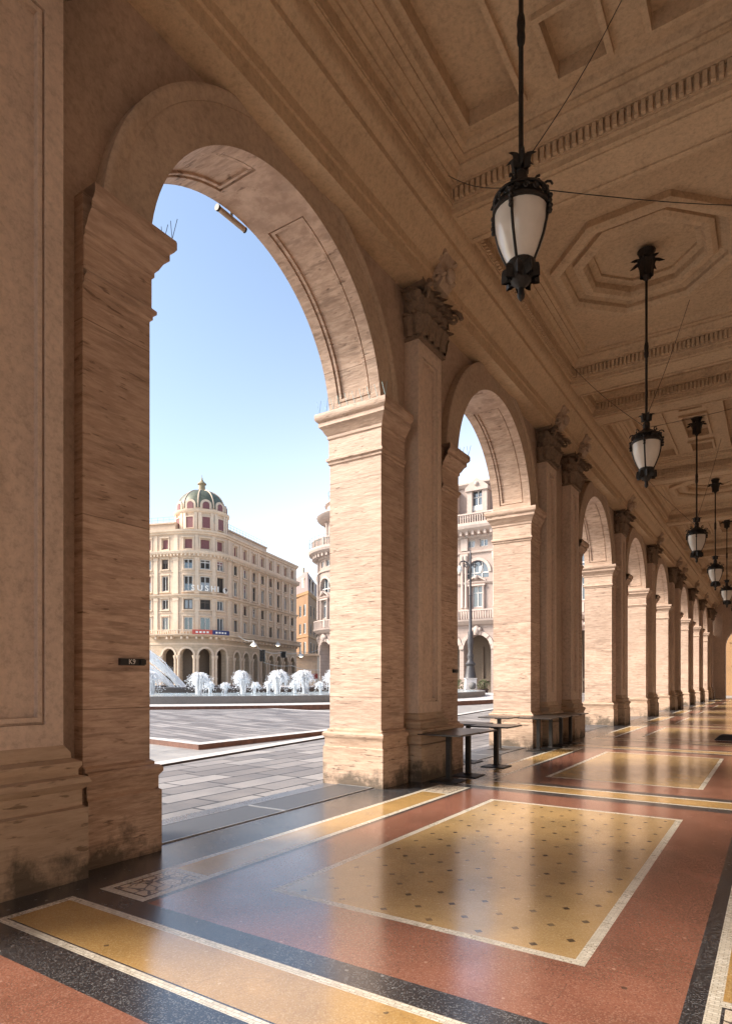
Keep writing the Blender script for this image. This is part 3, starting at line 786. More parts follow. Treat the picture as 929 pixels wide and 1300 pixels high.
# ------------------------------------------------------------------ lanterns
def make_lantern(label, loc):
    root = empty('hanging_lantern', loc, label, 'lantern', 'iron lanterns hanging along the gallery')
    x, y = 0, 0; n = 4; rot = 0.0
    Z = lambda z: z - 9.2
    body = [(.115, 5.40), (.16, 5.50), (.205, 5.62), (.232, 5.74), (.238, 5.86)]
    fr = MB()
    for k in range(n):
        a = rot + 2 * PI * k / n
        pts = [(r * 1.03 * math.cos(a), r * 1.03 * math.sin(a), Z(z)) for r, z in body]
        fr.tube(pts, .013, 6)
        s0 = (.262 * math.cos(a), .262 * math.sin(a), Z(5.85))
        for q in range(4):
            fr.sphere((s0[0] * (1.02 + .02 * (q % 2)), s0[1] * 1.02, s0[2] - .06 + q * .045), .024, 6, 4)
        c = Vector((.235 * math.cos(a), .235 * math.sin(a), Z(6.02)))
        rad = Vector((math.cos(a), math.sin(a), 0))
        pts = [c + rad * (.055 * (1 - i / 12) * math.cos(i * .7)) + Vector((0, 0, .055 * (1 - i / 12) * math.sin(i * .7))) for i in range(11)]
        fr.tube(pts, .011, 5)
        c2 = Vector((.155 * math.cos(a), .155 * math.sin(a), Z(6.11)))
        fr.tube([c2 + rad * (.04 * (1 - i / 12) * math.cos(i * .7 + 1)) + Vector((0, 0, .045 * (1 - i / 12) * math.sin(i * .7 + 1))) for i in range(11)], .012, 5)
    frame = fr.build('frame', M['iron'], root, smooth='all')
    gl = MB()
    gl.grid([[(r * math.cos(2 * PI * k / 24), r * math.sin(2 * PI * k / 24), Z(z)) for k in range(24)] for r, z in [(.11, 5.385)] + body + [(.236, 5.885)]], True)
    gl.build('glass_shade', M['milk'], root, smooth='all')
    cr = MB()
    cr.lathe([(.238, Z(5.865)), (.262, Z(5.87)), (.262, Z(5.895)), (.245, Z(5.90)), (.245, Z(5.91))], n=24, cap=False)
    cr.lathe([(.228, Z(5.90)), (.215, Z(5.96)), (.19, Z(6.02)), (.13, Z(6.08)), (.07, Z(6.12)), (.05, Z(6.16))], n=24)
    cr.lathe([(.25, Z(5.985)), (.26, Z(5.99)), (.255, Z(6.005)), (.20, Z(6.01))], n=24, cap=False)
    for k in range(18):                               # pierced scroll frieze
        a = 2 * PI * k / 18
        rad = Vector((math.cos(a), math.sin(a), 0)); tan = Vector((-math.sin(a), math.cos(a), 0))
        c = rad * .25 + Vector((0, 0, Z(5.945)))
        cr.tube([c + tan * .03 * math.cos(i * .75) * (1 - i / 14) + Vector((0, 0, .034 * math.sin(i * .75) * (1 - i / 14))) for i in range(11)], .007, 4)
    cr.build('crown', M['iron'], root, smooth=True)
    bt = MB()
    bt.lathe([(.118, Z(5.42)), (.135, Z(5.40)), (.135, Z(5.36)), (.12, Z(5.29)), (.085, Z(5.23)), (.05, Z(5.20)), (.03, Z(5.18)), (.028, Z(5.14)), (.036, Z(5.12)), (.03, Z(5.09)), (.006, Z(5.06))], n=18)
    for k in range(9):
        a = 2 * PI * k / 9
        leaf(bt, (.128 * math.cos(a), .128 * math.sin(a), Z(5.24)), (math.cos(a), math.sin(a), 0), (-math.sin(a), math.cos(a), 0), .06, .13, -.03, 5)
    bt.build('finial', M['iron'], root, smooth=True)
    rd = MB()
    rd.lathe([(.055, Z(6.12)), (.062, Z(6.18)), (.06, Z(6.23)), (.035, Z(6.26)), (.045, Z(6.30)), (.03, Z(6.36)), (.028, Z(6.40)), (.0225, Z(6.41)), (.0225, Z(7.42)), (.034, Z(7.44)), (.04, Z(7.50)), (.034, Z(7.56)), (.04, Z(7.62)), (.034, Z(7.68)), (.0225, Z(7.72)), (.0225, Z(8.9))], n=12)
    for k in range(6):
        a = 2 * PI * k / 6
        leaf(rd, (.04 * math.cos(a), .04 * math.sin(a), Z(6.27)), (math.cos(a), math.sin(a), 0), (-math.sin(a), math.cos(a), 0), .05, .13, .06, 5)
    rd.build('rod', M['iron'], root, smooth=True)
    cp = MB()
    cp.lathe([(.025, Z(8.82)), (.05, Z(8.87)), (.085, Z(8.94)), (.10, Z(9.02)), (.10, Z(9.14)), (.13, Z(9.30)), (.16, Z(9.36))], n=14)
    for k in range(7):
        a = 2 * PI * k / 7 + .2
        leaf(cp, (.07 * math.cos(a), .07 * math.sin(a), Z(8.90)), (math.cos(a), math.sin(a), 0), (-math.sin(a), math.cos(a), 0), .13, .30, .19, 7)
    cp.build('leaf_cap', M['iron'], root, smooth=True)
    return root
LL = ['largest and nearest hanging lantern, its rod leaving through the top of the photo', 'second hanging lantern from the viewer, below the octagonal ceiling moulding',
      'third hanging lantern from the viewer', 'fourth hanging lantern from the viewer', 'fifth hanging lantern, partly cut by the right edge', 'sixth hanging lantern, tiny at the right edge of the row', 'seventh hanging lantern deep in the gallery', 'farthest hanging lantern near the end wall']
l0 = None
for i, yc in enumerate(arches[1:]):
    yy = yc - .08 if i == 0 else yc
    if l0 is None: l0 = make_lantern(LL[0], (-1.97, yy, 9.2))
    else: copy_tree(l0, (-1.97, yy, 9.2), LL[i]).rotation_euler = (0, 0, .03 * (i % 3))
# stay wires of the first lanterns
for i, yc in enumerate(arches[1:4]):
    L = Vector((-1.97, yc - .05, 6.13))
    for k, (e, txt) in enumerate((((.62, yc + 5.6, 8.5), 'running to the right hand wall'), ((-4.05, yc + 2.65, 9.0), 'running to the cornice on the pier side'), ((-1.45, yc + 1.75, 9.2), 'slanting up to the ceiling'))):
        if i == 2 and k == 0: continue
        mb = MB(); E = Vector(e); S = L + (E - L).normalized() * .12
        if k == 2: S = L + Vector((.02, .03, .25))
        mb.tube([S.lerp(E, t / 8) - Vector((0, 0, .08 * math.sin(PI * t / 8))) for t in range(9)], .005, 5)
        tag(mb.build('stay_wire', M['iron']), 'thin dark stay wire from the %s lantern, %s' % (['nearest', 'second', 'third'][i], txt), 'wire', 'stay wires of the lanterns')

# ------------------------------------------------------------------ cafe tables
M['ttop'] = plain('table_top', (.035, .028, .024), .28, 0, .3)
def make_table(label, loc):
    root = empty('cafe_table', loc, label, 'table', 'dark cafe tables beside the piers')
    mb = MB(); w = .36
    pr = [(w - .012, .722), (w, .727), (w, .745), (w - .006, .75)]
    rows = [[(s * r, t * r, z) for s, t in ((-1, -1), (1, -1), (1, 1), (-1, 1))] for r, z in pr]
    mb.grid(rows, True); mb.face(rows[0][::-1]); mb.face(rows[-1])
    mb.build('table_top', M['ttop'], root)
    mb = MB(); mb.box(-.037, .037, -.037, .037, .02, .705); mb.build('pedestal', M['iron'], root)
    mb = MB(); mb.box(-.19, .19, -.03, .03, .702, .722); mb.box(-.03, .03, -.19, .19, .701, .7215); mb.build('bracket', M['iron'], root)
    mb = MB(); q = .215
    mb.grid([[(s * r, t * r, z) for s, t in ((-1, -1), (1, -1), (1, 1), (-1, 1))] for r, z in ((q, .002), (q, .012), (q - .02, .017), (.06, .026), (.05, .04))], True)
    mb.build('base_plate', M['iron'], root)
    return root
TL = [((-4.24, 8.82), 'front dark cafe table, nearest the viewer at the foot of the first full pier'), ((-4.22, 9.50), 'cafe table butted behind the front one by the first full pier'),
      ((-4.25, 10.80), 'cafe table standing alone just past the first full pier'), ((-4.95, 11.15), 'cafe table set outward in the second arch, mostly hidden behind the others'),
      ((-5.22, 13.45), 'cafe table standing in the second arch before the wide pier'), ((-4.42, 13.75), 'first table of the row along the wide pier'),
      ((-4.36, 14.46), 'second table of the row along the wide pier'), ((-4.33, 15.17), 'third table of the row along the wide pier'), ((-4.30, 15.88), 'last table of the row along the wide pier')]
t0 = None
for (x, y), lab in TL:
    if t0 is None: t0 = make_table(lab, (x, y, 0))
    else: copy_tree(t0, (x, y, 0), lab).rotation_euler = (0, 0, random.uniform(-.04, .04))

# ------------------------------------------------------------------ small things on the piers
M['plate'] = plain('black_plate', (.012, .012, .013), .5)
M['paint'] = plain('white_lettering', (.75, .73, .68), .6)
def letters(txt, size, parent, loc, rot, m, ext=.004, name='lettering', ofs=0.0):
    cu = bpy.data.curves.new(name, 'FONT'); cu.body = txt; cu.size = size; cu.extrude = ext; cu.offset = ofs; cu.align_x = 'CENTER'; cu.align_y = 'CENTER'
    tmp = bpy.data.objects.new('tmp', cu); C.objects.link(tmp); bpy.context.view_layer.update()
    me = bpy.data.meshes.new_from_object(tmp.evaluated_get(bpy.context.evaluated_depsgraph_get()))
    bpy.data.objects.remove(tmp); me.materials.clear(); me.materials.append(m)
    o = bpy.data.objects.new(name, me); C.objects.link(o); o.location = loc; o.rotation_euler = rot
    if parent: o.parent = parent
    return o
sg = empty('number_plate', (XF, 3.50, 1.72), 'small black plate with pale characters on the face of the nearest pier', 'plate')
mb = MB(); mb.box(0, .03, -.125, .125, -.03, .03); mb.box(.03, .05, .07, .125, -.022, .022); mb.build('panel', M['plate'], sg)
letters('K9', .062, sg, (.033, -.01, 0), (PI / 2, 0, PI / 2), M['paint'], .001)
mb = MB(); mb.box(0, .03, -.09, .09, -.03, .03); mb.box(.03, .045, -.06, .06, -.02, .02)
o = mb.build('number_plate', M['plate']); o.location = (XF, 10.17, 1.73); tag(o, 'tiny dark plate on the far edge of the pier between the two nearest arches', 'plate')
fl = empty('floodlight', (0, 0, 0), 'small tubular floodlight fixed under the crown of the nearest arch', 'floodlight')
yc = arches[1]; a = R(91); yy, zz = yc + 1.95 * math.cos(a), ZC + 1.95 * math.sin(a)
fl.location = (XB - .03, yy, zz)
mb = MB(); tdir = Vector((0, math.sin(a), -math.cos(a)))
mb.tube([-tdir * .22, tdir * .22], .034, 10); mb.build('tube_housing', plain('aged_metal', (.42, .33, .25), .45, .3), fl, smooth=True)
mb = MB(); mb.tube([-tdir * .25, -tdir * .222], .04, 10); mb.tube([tdir * .222, tdir * .24], .038, 10); mb.tube([(0, 0, 0), (0, .0, .08)], .018, 6); mb.build('end_cap', M['iron'], fl, smooth=True)
# bird spikes on the imposts
M['spike'] = plain('spike_wire', (.22, .34, .36), .35, .6)
def spikes(y, s, lab, z=5.605):
    mb = MB()
    for k in range(10):
        x = XB - .10 + k * .13
        for q in (-.3, .3):
            mb.tube([(x, 0, z), (x + q * .12, s * .02 + q * .03, z + .19)], .003, 4)
    mb.box(XB - .12, XF + .15, -.01, .01, z - .003, z + .003)
    o = mb.build('bird_spikes', M['spike'], off=(XF, 0, z)); o.location = (XF, y, z)
    tag(o, lab, 'bird spikes', 'anti bird spikes on the imposts')
spikes(3.7 + .13, 1, 'thin bird spikes on the impost of the nearest pier'); spikes(7.7 - .13, -1, 'thin bird spikes on the impost right of the nearest arch')
spikes(10.3 + .13, 1, 'thin bird spikes on the impost left of the second arch')
mb = MB(); rows = [[(s * a_, t * b_, z) for s, t in ((-1, -1), (1, -1), (1, 1), (-1, 1))] for a_, b_, z in ((.42, .26, .002), (.42, .26, .02), (.30, .17, .13), (.26, .14, .145))]
mb.grid(rows, True); mb.face(rows[-1]); o = mb.build('floor_weight', M['plate']); p = at(931, 16.4); o.location = (p.x, p.y, 0)
tag(o, 'low black sloping sided block on the floor at the right edge', 'weight')

# ------------------------------------------------------------------ buildings round the piazza
class Path:                                             # plan outline: pieces of line and arc, u measured along it
    def __init__(s, pts): 
        s.p = [Vector((x, y)) for x, y in pts]; s.u = [0]
        for a, b2 in zip(s.p, s.p[1:]): s.u.append(s.u[-1] + (b2 - a).length)
        s.n = []
        for i in range(len(s.p)):
            t = Vector((0, 0))
            if i > 0: t += (s.p[i] - s.p[i - 1]).normalized()
            if i < len(s.p) - 1: t += (s.p[i + 1] - s.p[i]).normalized()
            t.normalize(); s.n.append(Vector((t.y, -t.x)))
    def __call__(s, u, out=0, z=0):
        u = max(0, min(u, s.u[-1] - 1e-6)); i = bisect.bisect_right(s.u, u) - 1
        t = (u - s.u[i]) / (s.u[i + 1] - s.u[i]); q = s.p[i].lerp(s.p[i + 1], t)
        k = s.p[i + 1] - s.p[i]; k.normalize(); nf = Vector((k.y, -k.x))
        nn = s.n[i].lerp(s.n[i + 1], t); nn.normalize()
        if (s.n[i] - nf).length < .02 and (s.n[i + 1] - nf).length < .02: nn = nf
        q = q + nn * out; return Vector((q.x, q.y, z))
    def breaks(s, a, b2): return [u for u in s.u if a < u < b2]
def facade(mb, P, u0, u1, z0, z1, holes, depth=.4, back=True):
    us = {u0, u1, *P.breaks(u0, u1)}; zs = {z0, z1}
    for h in holes:
        us |= {h[0], h[1]}; zs |= {h[2], h[3]}
    us = sorted(us); zs = sorted(zs)
    us = [u for k, u in enumerate(us) if k == 0 or u - us[k - 1] > 1e-4]
    for i in range(len(us) - 1):
        for j in range(len(zs) - 1):
            cu, cz = (us[i] + us[i + 1]) / 2, (zs[j] + zs[j + 1]) / 2
            if any(h[0] < cu < h[1] and h[2] < cz < h[3] for h in holes): continue
            mb.face([P(us[i], 0, zs[j]), P(us[i + 1], 0, zs[j]), P(us[i + 1], 0, zs[j + 1]), P(us[i], 0, zs[j + 1])])
    for h in holes:
        a, b2, c, d = h[:4]
        if len(h) > 4:                                  # round headed
            r = (b2 - a) / 2; m_ = (a + b2) / 2; zc = d - r; n = 10
            arc = [(m_ + r * math.cos(PI - PI * k / n), zc + r * math.sin(PI * k / n)) for k in range(n + 1)]
            for k in range(n):
                p, q = arc[k], arc[k + 1]
                mb.face([P(p[0], 0, p[1]), P(q[0], 0, q[1]), P(q[0], 0, d), P(p[0], 0, d)])
            out = [(a, c)] + arc + [(b2, c)]
        else: out = [(a, c), (a, d), (b2, d), (b2, c), (a, c)]
        for p, q in zip(out, out[1:]):
            mb.face([P(p[0], 0, p[1]), P(q[0], 0, q[1]), P(q[0], -depth, q[1]), P(p[0], -depth, p[1])])
def band(mb, P, u0, u1, prof, step=None):              # moulding along the facade, prof (out, z), closed ends
    us = sorted({u0, u1, *P.breaks(u0, u1)})
    rows = [[P(u, o, z) for o, z in prof] for u in us]
    mb.grid(rows); mb.face(rows[0]); mb.face(rows[-1])
def bbox(mb, P, u0, u1, o0, o1, z0, z1):
    band(mb, P, u0, u1, [(o0, z0), (o1, z0), (o1, z1), (o0, z1), (o0, z0)])
def window(P, u0, u1, z0, z1, dep, root, mfr, mp, off, style='two', arch=False, mo=None):
    f = MB(); t = .09 + .02 * (u1 - u0)
    def bar(a, b2, c, d): bbox(f, P, a, b2, -dep - .02, -dep + .1, c, d)
    bar(u0, u0 + t, z0, z1); bar(u1 - t, u1, z0, z1); bar(u0 + t, u1 - t, z0, z0 + t); bar(u0 + t, u1 - t, z1 - t, z1)
    m_ = (u0 + u1) / 2
    if style in ('two', 'cross'): bar(m_ - t / 2, m_ + t / 2, z0 + t, z1 - t)
    if style == 'cross': bar(u0 + t, u1 - t, z0 + (z1 - z0) * .66, z0 + (z1 - z0) * .66 + t)
    w = f.build('window', mfr, root, off)
    g = MB()
    g.face([P(u0, -dep, z0), P(u1, -dep, z0), P(u1, -dep, z1), P(u0, -dep, z1)])
    g.build('pane', mp, w, off)
    if mo is not None:                                   # half lowered blind
        q = MB(); k = mo[0]; bbox(q, P, u0 + t, u1 - t, -dep + .02, -dep + .07, z1 - t - (z1 - z0 - 2 * t) * k, z1 - t)
        q.build('blind', mo[1], w, off)
    return w

def masonry(name, col, var=.12, stain=.35, joint=0):
    m, nt, b = mat(name)
    n = noise(nt, pos(nt, (1, 1, .4)), .35, 7, .65); n2 = noise(nt, pos(nt), 2.5, 5, .6)
    lo = tuple(c * (1 - 2 * var) for c in col); hi = tuple(min(1, c * (1 + var)) for c in col)
    c = mix(nt, .4, ramp(nt, n, [(.3, lo), (.65, hi)]), ramp(nt, n2, [(.3, lo), (.7, hi)]))
    if joint:
        z = sep(nt, pos(nt))[2]; k = mth(nt, 'LESS_THAN', mth(nt, 'FRACT', mth(nt, 'DIVIDE', z, joint)), .09)
        c = mix(nt, mth(nt, 'MULTIPLY', k, .45), c, tuple(x * .45 for x in col))
    nt.links.new(c, b.inputs['Base Color']); b.inputs['Roughness'].default_value = .8; bump(nt, b, n2, .3, .03)
    return m
M['cream'] = masonry('cream_stone', (.61, .47, .35)); M['creamr'] = masonry('cream_rusticated', (.53, .405, .285), joint=.55)
M['creamt'] = masonry('cream_trim', (.70, .55, .41)); M['pink'] = masonry('pink_stone', (.37, .285, .245)); M['pinkt'] = masonry('pink_trim', (.48, .385, .335))
M['pinkr'] = masonry('pink_rusticated', (.38, .295, .255), joint=.6)
M['dark'] = plain('dark_interior', (.05, .042, .036), .8)
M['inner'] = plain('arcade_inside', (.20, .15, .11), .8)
M['shut'] = plain('maroon_shutter', (.20, .075, .075), .6); M['frame'] = plain('white_frame', (.62, .60, .57), .5)
M['brown'] = plain('brown_frame', (.10, .075, .06), .5)
mg, nt, b = mat('window_glass'); b.inputs['Base Color'].default_value = (.06, .08, .10, 1); b.inputs['Roughness'].default_value = .06; b.inputs['IOR'].default_value = 2.2
M['glass'] = mg
mg, nt, b = mat('curtained_glass'); b.inputs['Base Color'].default_value = (.30, .31, .33, 1); b.inputs['Roughness'].default_value = .1; b.inputs['IOR'].default_value = 1.8
M['curtain'] = mg
M['domec'] = plain('dome_slate', (.115, .125, .085), .5, .2, .3, 2); M['gilt'] = plain('lantern_gilt', (.30, .24, .14), .7)
M['iron2'] = plain('railing_iron', (.22, .30, .28), .5)

# --- the domed corner building
V = Vector((-77.6, 71.8)); lv = Vector((-.953, -.305)); rv = Vector((-.285, .958)); RR = 6.0
pts = [V + lv * 24, V + lv * RR]
cc = V + lv * RR + rv * RR
for k in range(1, 17):
    a = k / 16 * PI / 2
    pts.append(cc - rv * RR * math.cos(a) - lv * RR * math.sin(a))
pts.append(V + rv * 36.2)
dp = Path([(p.x, p.y) for p in pts])
UL, UA, UE = 24 - RR, 24 - RR + RR * PI / 2, dp.u[-1]
D0 = (V.x, V.y, 0)
db = empty('domed_building', D0, 'cream corner building with ribbed dome over its rounded corner', 'building')
cols = [(UL - 2.3 - 3.3 * k, 1.25) for k in range(6)][::-1] + [(UL + RR * PI / 2 * q, 1.75 if q == .5 else 1.5) for q in (.20, .5, .80)]
nR = 8; step = (UE - UA - 1.5) / nR
colsR = [(UA + .95 + step * (k + .5), 1.3) for k in range(nR)]
rows = [(9.95, 12.25), (13.55, 15.2), (16.6, 19.1), (20.3, 21.9), (23.6, 25.35)]
holes = []
for (u, w) in cols + colsR:
    for z0, z1 in rows: holes.append((u - w / 2, u + w / 2, z0, z1))
mb = MB(); facade(mb, dp, 0, UE, 9.3, 26.4, holes, .42)
# arcade storey
ah = []
ac = [(UL - 3.2 - 5.2 * k, 2.4) for k in range(1, 3)] + [(UL - 1.6, 2.3)] + [(UL + RR * PI / 2 * q, 2.25) for q in (.17, .5, .83)]
acR = [(UA + 2.0 + (UE - UA - 2.0) / 8 * (k + .35), 2.1) for k in range(8)]
for u, w in ac + acR: ah.append((u - w / 2, u + w / 2, 0, 7.0 if w > 2.2 else 6.7, 1))
wl = mb.build('wall', M['cream'], db, D0)
mb = MB(); facade(mb, dp, 0, UE, -.01, 9.3, ah, 1.0); mb.build('arcade_storey', M['creamr'], db, D0)
mb = MB()
ip = [dp(u, -4.0) for u in sorted({0, UE, *dp.u})]
mb.grid([[(p.x, p.y, 0) for p in ip], [(p.x, p.y, 8.6) for p in ip]]); 
op_ = [dp(u, -.9) for u in sorted({0, UE, *dp.u})]
mb.grid([[(p.x, p.y, 8.4) for p in op_], [(p.x, p.y, 8.4) for p in ip]])
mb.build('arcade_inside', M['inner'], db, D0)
mb = MB()                                               # roof slab, setback attic and sides
b0, b1 = V + lv * 24, V + rv * 36.2; in0, in1 = b0 + rv * 30, b1 + lv * 20
for a, b2 in ((b1, in1), (b0, in0)):
    mb.face([(a.x, a.y, 0), (b2.x, b2.y, 0), (b2.x, b2.y, 26.4), (a.x, a.y, 26.4)])
top = [dp(u, 0, 26.4) for u in sorted({0, UE, *dp.u})]
mid_ = V + lv * 18 + rv * 22
mb.face(top + [Vector((in1.x, in1.y, 26.4)), Vector((mid_.x, mid_.y, 26.4)), Vector((in0.x, in0.y, 26.4))])
mb.build('roof', M['cream'], db, D0)
sp_ = Path([(p.x, p.y) for p in [V + lv * 24 + rv * 1.3, V + lv * 7.2 + rv * 1.3 ]]); sq_ = Path([(p.x, p.y) for p in [V + lv * 1.3 + rv * 3.5, V + lv * 1.3 + rv * 24]])
mb = MB()
for P_ in (sp_, sq_):
    bbox(mb, P_, 0, P_.u[-1], -8, 0, 26.4, 28.2); bbox(mb, P_, 0, P_.u[-1], -8.2, .25, 28.2, 28.45)
mb.build('attic', M['cream'], db, D0)
mb = MB()
for P_ in (sp_, sq_):
    n = int(P_.u[-1] / 1.1)
    for k in range(n + 1): 
        u = P_.u[-1] * k / n; p = P_(u, .1); mb.tube([(p.x, p.y, 28.45), (p.x, p.y, 29.35)], .025, 4)
    for z in (28.9, 29.35): mb.tube([P_(0, .1, z), P_(P_.u[-1], .1, z)], .025, 4)
mb.build('roof_railing', M['iron2'], db, D0)
# cornices and string courses
mb = MB()
band(mb, dp, 0, UE, [(-.1, 26.0), (.25, 26.1), (.3, 26.35), (.55, 26.45), (.6, 26.75), (.1, 26.8), (-.1, 26.8)])
band(mb, dp, 0, UE, [(-.1, 22.2), (.15, 22.25), (.25, 22.5), (.75, 22.75), (.85, 23.05), (.85, 23.2), (-.1, 23.3)])
band(mb, dp, 0, UE, [(-.1, 15.45), (.12, 15.5), (.2, 15.7), (.5, 15.8), (.55, 16.0), (-.1, 16.1)])
band(mb, dp, 0, UE, [(-.1, 7.6), (.08, 7.65), (.1, 7.9), (-.1, 7.95)])
band(mb, dp, 0, UE, [(-.1, 19.75), (.08, 19.8), (.08, 19.95), (-.1, 20)]); band(mb, dp, 0, UE, [(-.1, 12.9), (.08, 12.95), (.08, 13.1), (-.1, 13.15)])
for k in range(int(UE / .62)):
    u = .3 + k * .62; bbox(mb, dp, u, u + .26, 0, .68, 22.35, 22.72)
mb.build('cornice', M['creamt'], db, D0, smooth=False)
# balcony
mb = MB(); band(mb, dp, UL - 5, UE - .2, [(0, 8.95), (.5, 8.95), (1.25, 9.2), (1.3, 9.38), (0, 9.38)])
u = UL - 4.9
bbox(mb, dp, UL - 5, UE - .2, 1.02, 1.24, 9.95, 10.08)
while u < UE - .6:
    bbox(mb, dp, u, u + .16, 1.05, 1.2, 9.38, 9.95)
    if int((u - UL) * 10) % 3 == 0: bbox(mb, dp, u, u + .3, .3, 1.0, 8.55, 8.96)
    u += .42 if u < UA else .5
mb.build('balcony', M['creamt'], db, D0)
# pilasters between the windows
for (a, w), (b2, w2) in zip((cols + colsR), (cols + colsR)[1:]):
    m_ = (a + b2) / 2; hwid = .32 if b2 - a < 3.6 else .45
    mb = MB()
    for z0, z1 in ((9.4, 15.45), (16.1, 22.2)):
        bbox(mb, dp, m_ - hwid, m_ + hwid, -.05, .2, z0, z1); bbox(mb, dp, m_ - hwid - .08, m_ + hwid + .08, -.05, .27, z1 - .5, z1 - .002); bbox(mb, dp, m_ - hwid - .08, m_ + hwid + .08, -.05, .27, z0 + .002, z0 + .35)
    bbox(mb, dp, m_ - hwid * .8, m_ + hwid * .8, -.05, .1, 23.3, 26.0)
    mb.build('pilaster', M['creamt'], db, D0)
rnd = random.Random(11)
for ci, (u, w) in enumerate(cols + colsR):
    for ri, (z0, z1) in enumerate(rows):
        if ri == 4: st, fr, gp = 'none', M['creamt'], M['shut']
        elif ri == 0 and u < UA: st, fr, gp = 'two', M['frame'], M['glass']
        else: st, fr, gp = rnd.choice(['two', 'cross']), rnd.choice([M['frame'], M['brown']]), rnd.choice([M['glass'], M['glass'], M['curtain'], M['dark']])
        if ci == 5 - 4 and ri == 0: gp = M['shut']
        bl = (rnd.uniform(.25, .55), rnd.choice([M['brown'], M['shut'], M['dark']])) if (0 < ri < 4 and rnd.random() < .5) else None
        wo = window(dp, u - w / 2, u + w / 2, z0, z1, .3, db, fr, gp, D0, st, mo=bl)
        q = MB()
        for s in (-1, 1): bbox(q, dp, u + s * (w / 2 + .1) - .1, u + s * (w / 2 + .1) + .1, -.02, .08, z0 - .12, z1 + .14)
        bbox(q, dp, u - w / 2 - .25, u + w / 2 + .25, -.02, .2, z1 + .13, z1 + .3); bbox(q, dp, u - w / 2 - .28, u + w / 2 + .28, -.02, .26, z0 - .26, z0 - .11)
        q.build('surround', M['creamt'], wo, D0)
for u, w in ac + acR:                                   # arch rings and their columns
    r = w / 2; zt = 7.0 if w > 2.2 else 6.7; zc = zt - r; mb = MB()
    for k in range(12):
        a0_, a1_ = PI * k / 12, PI * (k + 1) / 12
        q = [(u + rr * math.cos(a_), zc + rr * math.sin(a_)) for rr, a_ in ((r, a0_), (r + .34, a0_), (r + .34, a1_), (r, a1_))]
        mb.face([dp(x, .12, z) for x, z in q]); mb.face([dp(q[1][0], .12, q[1][1]), dp(q[2][0], .12, q[2][1]), dp(q[2][0], 0, q[2][1]), dp(q[1][0], 0, q[1][1])]); mb.face([dp(q[0][0], .12, q[0][1]), dp(q[3][0], .12, q[3][1]), dp(q[3][0], -.1, q[3][1]), dp(q[0][0], -.1, q[0][1])])
    mb.build('arch_ring', M['creamt'], db, D0)
    for s in (-1, 1):
        uu = u + s * (r + .18); p = dp(uu, .1); mb = MB()
        mb.lathe([(.34, .05), (.34, .5), (.25, .6), (.23, zc - .7), (.26, zc - .6), (.36, zc - .3), (.38, zc - .02)], p.x, p.y, 10)
        mb.build('arcade_column', M['creamt'], db, D0, smooth=True)
# drum and dome
dc = cc + (V - cc).normalized() * .35 + Vector((CS, SN)) * .8; RD = 4.35
mb = MB(); nD = 16
adir = math.atan2(-dc.y, -dc.x) + R(9); ND = 10
mb.lathe([(RD, 26.3), (RD, 26.9), (RD - .15, 27), (RD - .15, 29.9), (RD + .1, 30.0), (RD + .35, 30.25), (RD + .4, 30.55), (RD - .1, 30.6), (RD - .25, 31.0)], dc.x, dc.y, 48)
for k in range(ND):
    a = adir + (k + .5) * 2 * PI / ND
    p = dc + Vector((math.cos(a), math.sin(a))) * (RD - .05)
    t = Vector((-math.sin(a), math.cos(a))); n_ = Vector((math.cos(a), math.sin(a)))
    for tt in (-.36, .36):
        q = [p + t * (tt - .28) - n_ * .3, p + t * (tt + .28) - n_ * .3, p + t * (tt + .28) + n_ * .16, p + t * (tt - .28) + n_ * .16]
        mb.grid([[(v.x, v.y, z) for v in q] for z in (26.9, 30.0)], True)
mb.build('drum', M['creamt'], db, D0, smooth=True)
for k in range(ND):
    a = adir + k * 2 * PI / ND
    n_ = Vector((math.cos(a), math.sin(a))); t = Vector((-n_.y, n_.x)); c0 = dc + n_ * (RD - .02)
    f = MB(); w = .78
    dw = Path([tuple(c0 - t * w), tuple(c0 + t * w)])
    ou = 1 if (dw(w, 1) - dw(w, 0)).dot(Vector((n_.x, n_.y, 0))) > 0 else -1
    bbox(f, dw, 0, .14, -.3, .14 * ou, 27.3, 29.4); bbox(f, dw, 2 * w - .14, 2 * w, -.3, .14 * ou, 27.3, 29.4); bbox(f, dw, .14, 2 * w - .14, -.3, .14 * ou, 29.26, 29.4); bbox(f, dw, .14, 2 * w - .14, -.3, .14 * ou, 27.3, 27.4)
    w_ = f.build('window', M['creamt'], db, D0)
    g = MB(); bbox(g, dw, .14, 2 * w - .14, -.3, .06 * ou, 27.4, 29.26); g.build('shutter', M['shut'], w_, D0)
mb = MB()
prof = [(RD * .97 * math.cos(q) ** .9, 30.9 + 3.9 * math.sin(q)) for q in [R(x) for x in (0, 8, 16, 24, 32, 40, 48, 56, 64, 72, 78, 82)]]
mb.lathe(prof, dc.x, dc.y, 40); dm = mb.build('dome', M['domec'], db, D0, smooth=True)
mb = MB()
for k in range(ND):
    a = adir + (k + .5) * 2 * PI / ND
    mb.tube([(dc.x + (r + .03) * math.cos(a), dc.y + (r + .03) * math.sin(a), z) for r, z in prof], .13, 6)
mb.build('rib', M['cream'], dm, D0, smooth=True)
mb = MB(); mb2 = MB()
